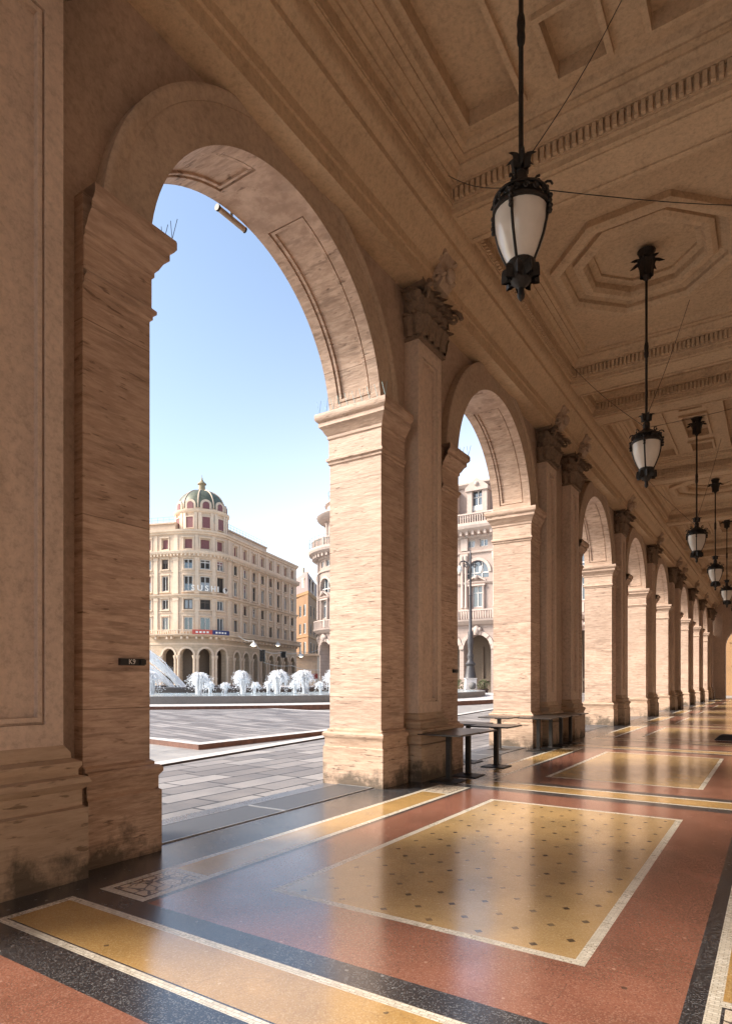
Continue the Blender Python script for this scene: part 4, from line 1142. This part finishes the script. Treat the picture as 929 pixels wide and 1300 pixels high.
for k in range(ND):
    a = adir + k * 2 * PI / ND; n_ = Vector((math.cos(a), math.sin(a))); t = Vector((-n_.y, n_.x)); c0 = dc + n_ * (RD - .12)
    for mm, r, o, dep_ in ((mb, .95, 0, 1.6), (mb2, .55, .1, .5)):
        out = [(-r, 30.7)] + [(r * math.cos(PI - PI * q / 10), 31.35 + r * math.sin(PI * q / 10)) for q in range(11)] + [(r, 30.7)]
        f_ = [c0 + n_ * o + t * x for x, z in out]; g_ = [p - n_ * dep_ for p in f_]
        A_ = [(p.x, p.y, z) for p, (x, z) in zip(f_, out)]; B_ = [(p.x, p.y, z) for p, (x, z) in zip(g_, out)]
        mm.face(A_); mm.grid([A_, B_])
    for q in range(10):
        pass
mb.build('dormer', M['creamt'], dm, D0); mb2.build('dormer_opening', M['shut'], dm, D0)
mb = MB(); mb.lathe([(.95, 34.6), (1.0, 34.85), (.62, 35.0), (.55, 35.9), (.8, 36.0), (.75, 36.15), (.35, 36.5), (.12, 36.9), (.14, 37.1), (.05, 37.2), (.04, 37.7)], dc.x, dc.y, 12)
mb.build('dome_lantern', M['gilt'], db, D0, smooth=True)

# rooftop sign and banner on the domed building
M['sign'] = plain('white_sign', (.85, .83, .78), .4)
ss = empty('sign_letters', D0, 'white sign letters SUSHI with a round emblem on the rounded corner', 'sign')
u = UL + 2.75
def ang(u): n_ = dp(u, 1) - dp(u, 0); return math.atan2(n_.y, n_.x)
for ch in 'SUSHI':
    p = dp(u, .75, 16.95) - Vector(D0)
    letters(ch, 1.3, ss, p, (PI / 2, 0, ang(u) + PI / 2), M['sign'], .06, 'letter', .02)
    u += 1.0 if ch != 'H' else .78
u += .45
p = dp(u, .75, 16.95) - Vector(D0); n_ = (dp(u, 1) - dp(u, 0)).normalized(); t = Vector((-n_.y, n_.x, 0))
mb = MB(); c_ = [p + t * .5 * math.cos(k * PI / 12) + Vector((0, 0, .5 * math.sin(k * PI / 12))) for k in range(24)]
mb.face(c_); mb.grid([c_, [q - n_ * .15 for q in c_]], True); em = mb.build('emblem', M['sign'], ss)
mb = MB(); c_ = [p + n_ * .03 + t * (.34 * math.cos(k * PI / 8) * (1 if k < 8 else .35) + .06) + Vector((0, 0, .42 * math.sin(k * PI / 8))) for k in range(16)]
mb.face(c_); mb.build('emblem_mark', M['brown'], em)
M['bred'] = plain('banner_red', (.55, .10, .07), .6); M['bblue'] = plain('banner_navy', (.03, .045, .16), .6)
bn = empty('balcony_banner', D0, 'red and navy banner hung on the balcony of the rounded corner', 'banner')
ub = UL + 2.7
for nm, m_, a, b2 in (('red_half', M['bred'], ub, ub + 2.7), ('navy_half', M['bblue'], ub + 2.72, ub + 5.5)):
    mb = MB(); bbox(mb, dp, a, b2, 1.27, 1.31, 9.3, 10.05); h_ = mb.build(nm, m_, bn, D0)
    q = MB(); u = a + .45
    while u < b2 - .5: bbox(q, dp, u, u + .3, 1.312, 1.32, 9.5, 9.8); u += .48
    q.build('pale_marks', M['sign'], h_, D0)

# --- the ornate pink palace facing us
Yb = 82.0; xc_ = -59.4; RB = 7.0
pts = [(xc_ - RB, 120), (xc_ - RB, Yb + RB)] + [(xc_ - RB * math.cos(k / 14 * PI / 2), Yb + RB - RB * math.sin(k / 14 * PI / 2)) for k in range(1, 15)] + [(-9.0, Yb)]
bp = Path(pts); U1 = bp.u[1]; U2 = bp.u[-2]; UF = bp.u[-1]
B0 = (-35, Yb, 0)
bb = empty('ornate_palace', B0, 'ornate pink stone palace with rounded corner, balconies and tall ground arches', 'building')
toU = lambda X: U2 + (X - xc_)
bc = [toU(-35.05 + 4.75 * k) for k in range(-4, 6)] + [U1 + (U2 - U1) * .28, U1 + (U2 - U1) * .74] + [U1 - 3.6 - 5.8 * k for k in range(3)]
holes = []
for u in bc:
    holes += [(u - .75, u + .75, 11.95, 14.9), (u - 1.7, u + 1.7, 16.05, 18.5, 1), (u - 1.55, u - .35, 20.4, 21.4), (u + .35, u + 1.55, 20.4, 21.4)]
mb = MB(); facade(mb, bp, 0, UF, 9.6, 23.0, holes, .5); mb.build('wall', M['pink'], bb, B0)
mb = MB(); facade(mb, bp, 0, UF, -.01, 9.6, [(u - 2.05, u + 2.05, 0, 8.1, 1) for u in bc], 1.3); mb.build('arcade_storey', M['pinkr'], bb, B0)
mb = MB(); facade(mb, Path([(p.x, p.y) for p in [bp(u, -1.1) for u in sorted({0, UF, *bp.u})]]), 0, UF * .96, 24.9, 29.4, [(u * .985 - .65, u * .985 + .65, 25.8, 28.4) for u in []], .4)
mb.build('attic_wall', M['pink'], bb, B0)
mb = MB(); rp = [bp(u, -1.2) for u in sorted({0, UF, *bp.u})]
mb.face([(p.x, p.y, 29.4) for p in rp] + [(-9, 120, 29.4)])
mb.face([(-9, Yb, 0), (-9, 120, 0), (-9, 120, 29.4), (-9, Yb + 1.2, 29.4)])
mb.build('roof', M['pink'], bb, B0)
mb = MB(); ip = [bp(u, -4.5) for u in sorted({0, UF, *bp.u})]; op_ = [bp(u, -1.2) for u in sorted({0, UF, *bp.u})]
mb.grid([[(p.x, p.y, 0) for p in ip], [(p.x, p.y, 9) for p in ip]]); mb.grid([[(p.x, p.y, 8.8) for p in op_], [(p.x, p.y, 8.8) for p in ip]])
for u in bc:
    bbox(mb, bp, u + .1, u + .5, -4.5, -4.2, 0, 6.5); bbox(mb, bp, u + 1.3, u + 1.7, -4.5, -4.2, 0, 6.5); bbox(mb, bp, u - 1.2, u - .9, -4.5, -4.2, 0, 6.5); bbox(mb, bp, u - 1.6, u + 1.4, -4.5, -4.1, 1.6, 1.9)
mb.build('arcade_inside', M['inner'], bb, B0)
mb = MB()
band(mb, bp, 0, UF, [(-.1, 21.7), (.2, 21.8), (.3, 22.1), (1.3, 22.5), (1.75, 22.75), (1.9, 23.1), (1.9, 23.4), (-.9, 23.5)])
band(mb, bp, 0, UF, [(-.1, 19.5), (.25, 19.6), (.3, 19.85), (-.1, 19.95)]); band(mb, bp, 0, UF, [(-.1, 15.1), (.15, 15.15), (.35, 15.35), (.4, 15.5), (-.1, 15.6)])
band(mb, bp, 0, UF, [(-1.2, 29.2), (-.9, 29.25), (-.5, 29.6), (-.5, 29.85), (-1.4, 29.9)])
for k in range(int(UF / .9)): bbox(mb, bp, .3 + k * .9, .3 + k * .9 + .36, 0, 1.25, 21.95, 22.48)
mb.build('cornice', M['pinkt'], bb, B0)
mb = MB()                                               # balcony and roof balustrades
band(mb, bp, 0, UF, [(0, 9.45), (.4, 9.5), (1.0, 9.95), (1.1, 10.2), (0, 10.25)])
bbox(mb, bp, 0, UF, .72, 1.0, 11.35, 11.55); bbox(mb, bp, 0, UF, 1.0, 1.3, 24.75, 24.95); bbox(mb, bp, 0, UF, .9, 1.4, 23.42, 23.62)
u = .2
while u < UF - .3:
    if abs(((u - toU(-35.05)) % 5.8) - 2.9) < .28 or u < 1e-9:
        bbox(mb, bp, u, u + .34, .7, 1.05, 10.25, 11.55); bbox(mb, bp, u, u + .34, .95, 1.35, 23.6, 24.95)
    else:
        bbox(mb, bp, u, u + .15, .78, .94, 10.25, 11.35); bbox(mb, bp, u, u + .15, 1.07, 1.23, 23.6, 24.75)
    u += .36
mb.build('balustrade', M['pinkt'], bb, B0)
mb = MB()                                               # dark wrought railing round the corner terraces
for u0 in range(0, int(U2 + 2)):
    p = bp(u0, 1.75); mb.tube([(p.x, p.y, 23.4), (p.x, p.y, 25.2)], .03, 4)
us_ = sorted({0.0, U2 + 2, *bp.breaks(0, U2 + 2)})
for z in (25.2, 24.4): mb.tube([bp(u, 1.75, z) for u in us_], .03, 4)
mb.build('terrace_railing', M['iron2'], bb, B0)
for u in bc:
    # giant half columns and ornament between bays
    m_ = u + 2.9
    if U1 < m_ < U2 - 1 and abs(m_ - U1) < 6: m_ = u + 1.9
    if m_ < UF - .5:
        mb = MB()
        bbox(mb, bp, m_ - .55, m_ + .55, -.05, .3, 10.25, 12.0)
        for du in (-.28, .28):
            p = bp(m_ + du, .25); mb.lathe([(.26, 11.9), (.22, 12.1), (.19, 18.2), (.24, 18.4), (.33, 18.9), (.35, 19.2)], p.x, p.y, 10)
        bbox(mb, bp, m_ - .6, m_ + .6, -.05, .45, 19.1, 19.5); bbox(mb, bp, m_ - .5, m_ + .5, -.05, .35, 19.95, 21.7)
        mb.build('engaged_column', M['pinkt'], bb, B0, smooth=True)
    # first floor window with aedicule
    w = window(bp, u - .75, u + .75, 11.95, 14.9, .35, bb, M['frame'], M['glass'], B0, 'cross')
    q = MB()
    for s in (-1, 1):
        p = bp(u + s * 1.0, .22); q.lathe([(.16, 11.6), (.15, 11.8), (.13, 14.6), (.19, 14.9)], p.x, p.y, 8)
    bbox(q, bp, u - 1.3, u + 1.3, -.02, .45, 14.9, 15.12)
    for s in (-1, 1):
        a_ = [(u + s * 1.35, 15.5), (u + s * 1.35, 15.7), (u + s * .25, 16.35), (u + s * .25, 16.1)]
        q.face([bp(x, .4, z) for x, z in a_]); q.grid([[bp(x, .4, z) for x, z in a_], [bp(x, -.02, z) for x, z in a_]], True)
    p = bp(u, .4, 16.1); q.sphere(p, .32, 8, 6)
    q.build('aedicule', M['pinkt'], bb, B0, smooth=True)
    # lunette
    w = MB(); r = 1.7; zc = 18.5 - r
    for du in (-.6, .6): bbox(w, bp, u + du - .08, u + du + .08, -.45, -.3, 16.05, 18.3)
    bbox(w, bp, u - 1.65, u + 1.65, -.45, -.3, zc - .08, zc + .08)
    ww = w.build('window', M['frame'], bb, B0)
    g = MB(); g.face([bp(u - r, -.42, 16.05)] + [bp(u - r * math.cos(PI * k / 12), -.42, zc + r * math.sin(PI * k / 12)) for k in range(13)] + [bp(u + r, -.42, 16.05)])
    g.build('pane', M['glass'], ww, B0)
    for (rr0, rr1, zc_, o0, u_) in ((1.7, 2.1, zc, .18, u), (2.05, 2.6, 6.05, .14, u)):
        q = MB()
        for k in range(12):
            a0_, a1_ = PI * k / 12, PI * (k + 1) / 12; o = o0
            qq = [(u_ + rr * math.cos(a_), zc_ + rr * math.sin(a_)) for rr, a_ in ((rr0, a0_), (rr1, a0_), (rr1, a1_), (rr0, a1_))]
            if rr0 > 1.9 and k % 2: o += .1
            q.face([bp(x, o, z) for x, z in qq]); q.grid([[bp(x, o, z) for x, z in qq], [bp(x, -.1, z) for x, z in qq]], True)
        if rr0 < 1.9: q.build('lunette_moulding', M['pinkt'], bb, B0)
        else:
            q.build('arch_moulding', M['pinkt'], bb, B0); q = MB()
            p = bp(u, .25, 8.75); q.sphere(p, .55, 8, 6, sq=(.9, .6, 1.2))
            for s in (-1, 1): p = bp(u + s * .45, .2, 8.8); q.sphere(p, .32, 8, 5)
            q.build('keystone_carving', M['pinkt'], bb, B0, smooth='all')
    for s in (-.95, .95): window(bp, u + s - .6, u + s + .6, 20.4, 21.4, .3, bb, M['frame'], M['curtain'] if s < 0 else M['glass'], B0, 'two')
# attic dormers
for u in bc:
    if U1 - 1 < u < U2: continue
    q = MB(); bbox(q, bp, u - 1.5, u - .75, -1.2, .1, 25.0, 28.3); bbox(q, bp, u + .75, u + 1.5, -1.2, .1, 25.0, 28.3); bbox(q, bp, u - .75, u + .75, -1.2, -.2, 25.0, 25.6)
    bbox(q, bp, u - 1.7, u + 1.7, -1.2, .35, 28.3, 28.75)
    tri = [(u - 1.75, 28.75), (u + 1.75, 28.75), (u + .9, 29.45), (u, 30.1), (u - .9, 29.45)]
    q.face([bp(x, .3, z) for x, z in tri]); q.grid([[bp(x, .3, z) for x, z in tri], [bp(x, -1.2, z) for x, z in tri]], True)
    p = bp(u, .3, 29.2); q.sphere(p, .35, 8, 5)
    d_ = q.build('dormer', M['pinkt'], bb, B0)
    f = MB(); bbox(f, bp, u - .06, u + .06, -.5, -.38, 25.6, 28.3); bbox(f, bp, u - .75, u + .75, -.5, -.38, 27.4, 27.5); bbox(f, bp, u - .75, u + .75, -.3, -.2, 25.6, 26.3); f.build('window_bars', M['frame'], d_, B0)
    g = MB(); g.face([bp(u - .75, -.52, 25.6), bp(u + .75, -.52, 25.6), bp(u + .75, -.52, 28.3), bp(u - .75, -.52, 28.3)]); g.build('pane', M['glass'], d_, B0)
# corner turret above the rounded corner
mb = MB(); tc = (xc_ + .6, Yb + RB + .2)
mb.lathe([(r_ * 1.4, z_) for r_, z_ in [(4.9, 23.4), (4.9, 24.6), (4.5, 24.8), (4.4, 28.0), (4.8, 28.2), (5.6, 28.7), (5.8, 29.1), (4.6, 29.3), (4.5, 29.5), (4.5, 30.9), (4.8, 31.2), (4.7, 31.5), (3.9, 31.8), (3.7, 32.2), (3.2, 32.6)]], tc[0], tc[1], 28)
for k in range(14):
    a = 2 * PI * k / 14; px_, py_ = tc[0] + 6.45 * math.cos(a), tc[1] + 6.45 * math.sin(a)
    mb.lathe([(.38, 24.8), (.3, 25), (.28, 27.5), (.42, 28)], px_, py_, 8)
tu = mb.build('corner_turret', M['pinkt'], bb, B0, smooth=True)
mb = MB()
for k in range(18):
    a = 2 * PI * k / 18; mb.tube([(tc[0] + 5.9 * math.cos(a), tc[1] + 5.9 * math.sin(a), 31.5), (tc[0] + 6.1 * math.cos(a), tc[1] + 6.1 * math.sin(a), 33.4)], .04, 4)
mb.tube([(tc[0] + 6.1 * math.cos(2 * PI * k / 24), tc[1] + 6.1 * math.sin(2 * PI * k / 24), 33.4) for k in range(25)], .05, 4)
mb.build('crown_railing', M['iron2'], tu, B0)

# --- narrow orange building beyond
M['orangeb'] = masonry('orange_wall', (.27, .15, .075)); M['mans'] = plain('mansard_slate', (.26, .19, .175), .8)
k0 = at(391, 148); oa = at(366, 162); ob_ = at(412, 178)
opth = Path([(oa.x, oa.y), (k0.x, k0.y), (ob_.x, ob_.y)])
O0 = (k0.x, k0.y, 0); og = empty('orange_building', O0, 'narrow orange building with grey mansard roof behind the two palaces', 'building')
uk = opth.u[1]; ol = opth.u[2]
oc_ = [uk * .62, uk * .84, uk + 4.5, uk + 9.5, uk + 14.5]; orow = [(8, 11), (13, 15.5), (17.2, 20)]
mb = MB(); facade(mb, opth, 0, ol, -.01, 22.5, [(u - .8, u + .8, a, b2) for u in oc_ for a, b2 in orow], .4); mb.build('wall', M['orangeb'], og, O0)
for u in oc_:
    for a, b2 in orow: window(opth, u - .8, u + .8, a, b2, .3, og, M['frame'], M['glass'], O0, 'two')
mb = MB()
band(mb, opth, 0, ol, [(-.1, 22), (.5, 22.3), (.7, 22.9), (-.1, 23)]); band(mb, opth, 0, ol, [(-.1, 12), (.4, 12.1), (.45, 12.4), (-.1, 12.5)]); band(mb, opth, 0, ol, [(-.1, 6.2), (.5, 6.3), (.6, 6.8), (-.1, 6.9)])
mb.build('cornice', M['orange'], og, O0)
mb = MB(); band(mb, opth, 0, ol, [(.1, 22.9), (-1.3, 27.6), (-4, 28.4), (-4, 22.9)])
mb.build('mansard_roof', M['mans'], og, O0)
for u in (uk * .3, uk * .75, uk + 5, uk + 10):
    mb = MB(); bbox(mb, opth, u - .7, u + .7, -1.3, -.1, 23.2, 26.2); bbox(mb, opth, u - .9, u + .9, -1.4, .05, 26.2, 26.5); mb.build('dormer', M['creamt'], og, O0)
for u in (uk * .5, uk + 3): mb = MB(); bbox(mb, opth, u, u + 1.0, -3, -2, 28, 30); mb.build('chimney', M['creamt'], og, O0)
mb = MB(); p0 = at(376, 147); 
mb.box(0, 5, 0, 5, 0, 7.5); mb.box(-.4, 5.4, -.4, 5.4, 7.5, 8.0); mb.box(.5, 4.5, -.05, .01, 0, 5.5)
o = mb.build('low_annexe', M['cream']); o.location = p0; o.rotation_euler = (0, 0, .5); tag(o, 'low cream annexe at the street gap beside the orange building', 'annexe')
mb = MB(); mb.box(-1.6, 1.6, -.1, .1, 0, 1.1); q = mb.build('red_board', M['bred']); q.location = at(393.5, 128, 2.0); q.rotation_euler = (0, 0, TH); 
s_ = empty('red_sign', at(393.5, 128), 'small red sign beyond the right hand fountain jets', 'sign'); q.parent = s_; q.location = (0, 0, 2.0)
mb = MB(); mb.tube([(-1.3, 0, 0), (-1.3, 0, 2.0)], .06, 6); mb.tube([(1.3, 0, 0), (1.3, 0, 2)], .06, 6); r_ = mb.build('post', M['iron'], s_); r_.rotation_euler = (0, 0, TH)

# hanging street lamps and signals over the road
M['lit'] = None
ml, nt, b = mat('lit_bulb'); b.inputs['Emission Color'].default_value = (1, .82, .55, 1); b.inputs['Emission Strength'].default_value = 2.5; b.inputs['Base Color'].default_value = (.9, .8, .6, 1); M['lit'] = ml
def strlamp(px, y, d, lab):
    z = EYE + (HY - y) * d / F; r = empty('street_pendant', at(px, d, z), lab, 'pendant lamp', 'pendant lamps strung over the street')
    mb = MB(); mb.lathe([(.08, .9), (.12, .6), (.3, .5), (.62, .12), (.64, .05)], n=12); mb.build('shade', M['paint'], r, smooth=True)
    mb = MB(); mb.sphere((0, 0, .12), .34, 10, 6, sq=(1, 1, .6)); mb.build('bulb', M['lit'], r, smooth=True)
    return at(px, d, z + .9)
A = strlamp(322, 820.5, 104, 'lit pendant lamp left of the two dark signals'); Bq = strlamp(382, 834, 112, 'lit pendant lamp before the orange building'); Cq = strlamp(352.5, 820, 122, 'lit pendant lamp high under the balcony of the long side')
def signal(px, y0, y1, d, lab):
    z0, z1 = EYE + (HY - y1) * d / F, EYE + (HY - y0) * d / F; r = empty('hanging_signal', at(px, d, z0), lab, 'signal', 'dark signals hung over the street', TH)
    h = z1 - z0; mb = MB(); mb.box(-.45, .45, -.25, .25, 0, h); mb.box(-.5, .5, -.3, .3, h, h + .1); mb.build('housing', M['plate'], r)
    for k in range(3):
        mb = MB(); c_ = [(.28 * math.cos(a_ * PI / 6), -.27, h * (k + .5) / 3 + .28 * math.sin(a_ * PI / 6)) for a_ in range(12)]
        mb.face(c_); mb.grid([c_, [(x, -.5, z) for x, y, z in c_[:7]] + [(x, -.3, z) for x, y, z in c_[7:]]], True); mb.build('lens', M['dark'], r)
    return at(px, d, z1)
S1 = signal(333.3, 826, 840, 107, 'left one of two dark signals hanging over the street'); S2 = signal(359.8, 828, 835, 110, 'right one of two dark signals hanging over the street')
w0 = at(303, 106, 9.2); w1 = at(405, 116, 7.5)
for pts_, lab in (((w0, A, S1, S2, Bq, w1), 'pale cable carrying the pendant lamps across the street'), ((at(335, 112, 4.9), at(370, 114, 4.4), at(406, 113, 3.6)), 'lower pale cable sagging across the street')):
    mb = MB(); L_ = []
    for a, b2 in zip(pts_, pts_[1:]):
        for k in range(6): L_.append(a.lerp(b2, k / 6) - Vector((0, 0, .35 * math.sin(PI * k / 6))))
    mb.tube(L_ + [pts_[-1]], .05, 5); tag(mb.build('street_cable', M['frame']), lab, 'cable')

# ------------------------------------------------------------------ tall lamp post, planters beyond the fountain
D = 75.0; sc_ = D / F
lp = empty('lamp_post', at(597, D), 'tall ornate grey lamp post on white plinth in front of the pink palace', 'lamp post', rz=TH)
Z = lambda y: EYE + (HY - y) * sc_
M['postg'] = plain('grey_cast_iron', (.07, .065, .068), .5, .3); M['plinth'] = plain('white_plinth', (.66, .62, .60), .6)
mb = MB(); w = .72
mb.grid([[(s * r, t * r, z) for s, t in ((-1, -1), (1, -1), (1, 1), (-1, 1))] for r, z in ((.78, 0), (.78, .35), (.68, .45), (.62, Z(862.5)), (.68, Z(862)), (.68, Z(861)))], True); mb.face([(s * .68, t * .68, Z(861)) for s, t in ((-1, -1), (1, -1), (1, 1), (-1, 1))])
mb.build('plinth', M['plinth'], lp)
mb = MB(); zb = Z(861)
mb.lathe([(r_ * 1.35, z_) for r_, z_ in [(.55, zb), (.5, zb + .15), (.42, Z(852)), (.34, Z(846)), (.42, Z(844.5)), (.48, Z(843)), (.34, Z(841)), (.24, Z(838)), (.3, Z(834)), (.3, Z(832)), (.2, Z(828)), (.26, Z(820)), (.3, Z(815)), (.22, Z(808)), (.24, Z(803)), (.16, Z(801)), (.13, Z(780)), (.11, Z(757)), (.16, Z(756)), (.1, Z(755)), (.09, Z(728)), (.14, Z(727)), (.14, Z(722)), (.08, Z(721)), (.1, Z(706)), (.07, Z(702)), (.02, Z(698))]], n=14)
mb.build('column', M['postg'], lp, smooth=True)
for s in (-1, 1):
    mb = MB(); z0 = Z(716)
    mb.tube([(s * x, 0, z0 + dz) for x, dz in ((0, -.4), (.35, .1), (.75, .35), (1.1, .3), (1.3, .05), (1.28, -.25))], .09, 6)
    mb.tube([(s * (.55 + .28 * math.cos(k * .7) * (1 - k / 14)), 0, z0 - .25 + .28 * math.sin(k * .7) * (1 - k / 14)) for k in range(12)], .06, 5)
    ar = mb.build('arm', M['postg'], lp, smooth=True)
    mb = MB(); mb.lathe([(.05, z0 - .2), (.2, z0 - .3), (.3, z0 - .75), (.2, z0 - 1.0), (.05, z0 - 1.1)], s * 1.28, 0, 10); mb.build('lamp_globe', M['paint'], ar, smooth=True)
mb = MB(); mb.sphere((0, 0, .45), .45, 12, 8); o = mb.build('stone_ball', M['basin'], smooth='all'); p = at(599.5, D - 1.1); o.location = (p.x, p.y, .55); tag(o, 'dark stone ball at the foot of the tall lamp post', 'stone ball')
M['leafg'] = plain('shrub_leaf', (.075, .095, .03), .6, 0, .4); M['tub'] = plain('dark_planter', (.12, .08, .07), .7)
def planter(px, lab):
    r = empty('planter', at(px, D + 1.5), lab, 'planter', 'planted tubs beside the lamp post')
    mb = MB(); mb.lathe([(.5, 0), (.62, .55), (.66, .6)], n=14); mb.build('tub', M['tub'], r, smooth=True)
    mb = MB(); rnd = random.Random(int(px))
    for k in range(420):
        a, h, q = rnd.uniform(0, 2 * PI), rnd.uniform(.5, 1.75), rnd.random() ** .5
        rr = q * .78 * math.sin(PI * min(1, (h - .35) / 1.5)) + .05; c = Vector((rr * math.cos(a), rr * math.sin(a), h + rnd.uniform(-.1, .1)))
        u_ = Vector((rnd.uniform(-1, 1), rnd.uniform(-1, 1), rnd.uniform(-.3, 1))).normalized(); v_ = u_.cross(Vector((rnd.uniform(-1, 1), rnd.uniform(-1, 1), 1))).normalized()
        mb.face([c - u_ * .09, c + v_ * .04, c + u_ * .09, c - v_ * .04])
    mb.build('foliage', M['leafg'], r, clean=False)
planter(613.5, 'green shrub in a dark tub right of the lamp post'); planter(582.5, 'dark shrub in a tub left of the lamp post, half behind the pier')

# ------------------------------------------------------------------ light and sky
SUN_AZ = Vector((-.80, -.60, 0)).normalized(); SUN_EL = R(38)
sv = Vector((SUN_AZ.x * math.cos(SUN_EL), SUN_AZ.y * math.cos(SUN_EL), math.sin(SUN_EL)))
sl = bpy.data.lights.new('sun', 'SUN'); sl.energy = 2.0; sl.angle = R(20); sl.color = (1, .92, .82)
so = bpy.data.objects.new('sun', sl); C.objects.link(so); so.rotation_euler = sv.to_track_quat('Z', 'Y').to_euler(); so.location = (0, 0, 60)
w = bpy.data.worlds.new('World'); bpy.context.scene.world = w; w.use_nodes = True
nt = w.node_tree; nt.nodes.clear()
out = nt.nodes.new('ShaderNodeOutputWorld'); bg = nt.nodes.new('ShaderNodeBackground'); bg.inputs[1].default_value = .088
sky = nt.nodes.new('ShaderNodeTexSky'); sky.sky_type = 'NISHITA'; sky.sun_disc = False
sky.sun_elevation = SUN_EL; sky.sun_rotation = math.atan2(SUN_AZ.x, SUN_AZ.y)
sky.air_density = 1.0; sky.dust_density = 2.0; sky.ozone_density = 3.0
g = N(nt, 'NewGeometry'); vn = N(nt, 'VectorMath', operation='NORMALIZE'); tc_ = N(nt, 'TexCoord'); nt.links.new(tc_.outputs['Generated'], vn.inputs[0])
sx, sy, sz = sep(nt, vn.outputs[0])
el = mth(nt, 'POWER', mth(nt, 'SUBTRACT', 1.0, mth(nt, 'MINIMUM', mth(nt, 'MAXIMUM', sz, 0.0), 1.0)), 2.7)
azd = mth(nt, 'MAXIMUM', mth(nt, 'ADD', mth(nt, 'MULTIPLY', sx, -.30), mth(nt, 'MULTIPLY', sy, .954)), 0.0)
gk = mth(nt, 'MULTIPLY', el, mth(nt, 'MULTIPLY_ADD', mth(nt, 'POWER', azd, 13.0), 7.5, .9))
gl_ = N(nt, 'VectorMath', operation='SCALE'); gl_.inputs[0].default_value = (1.0, .86, .70); nt.links.new(gk, gl_.inputs['Scale'])
ad = N(nt, 'VectorMath', operation='ADD'); tn = N(nt, 'MixRGB', blend_type='MULTIPLY', i_0=1.0); nt.links.new(sky.outputs[0], tn.inputs[1]); tn.inputs[2].default_value = (1.0, .95, .86, 1)
nt.links.new(tn.outputs[0], ad.inputs[0]); nt.links.new(gl_.outputs[0], ad.inputs[1])
nt.links.new(ad.outputs[0], bg.inputs[0]); nt.links.new(bg.outputs[0], out.inputs[0])
sc = bpy.context.scene
sc.view_settings.view_transform = 'Standard'; sc.view_settings.look = 'None'; sc.view_settings.exposure = 2.0; sc.view_settings.gamma = 1
sc.cycles.max_bounces = 10; sc.cycles.diffuse_bounces = 6; sc.cycles.glossy_bounces = 4; sc.cycles.transparent_max_bounces = 12
sc.cycles.use_denoising = True
sc.cycles.sample_clamp_indirect = 6
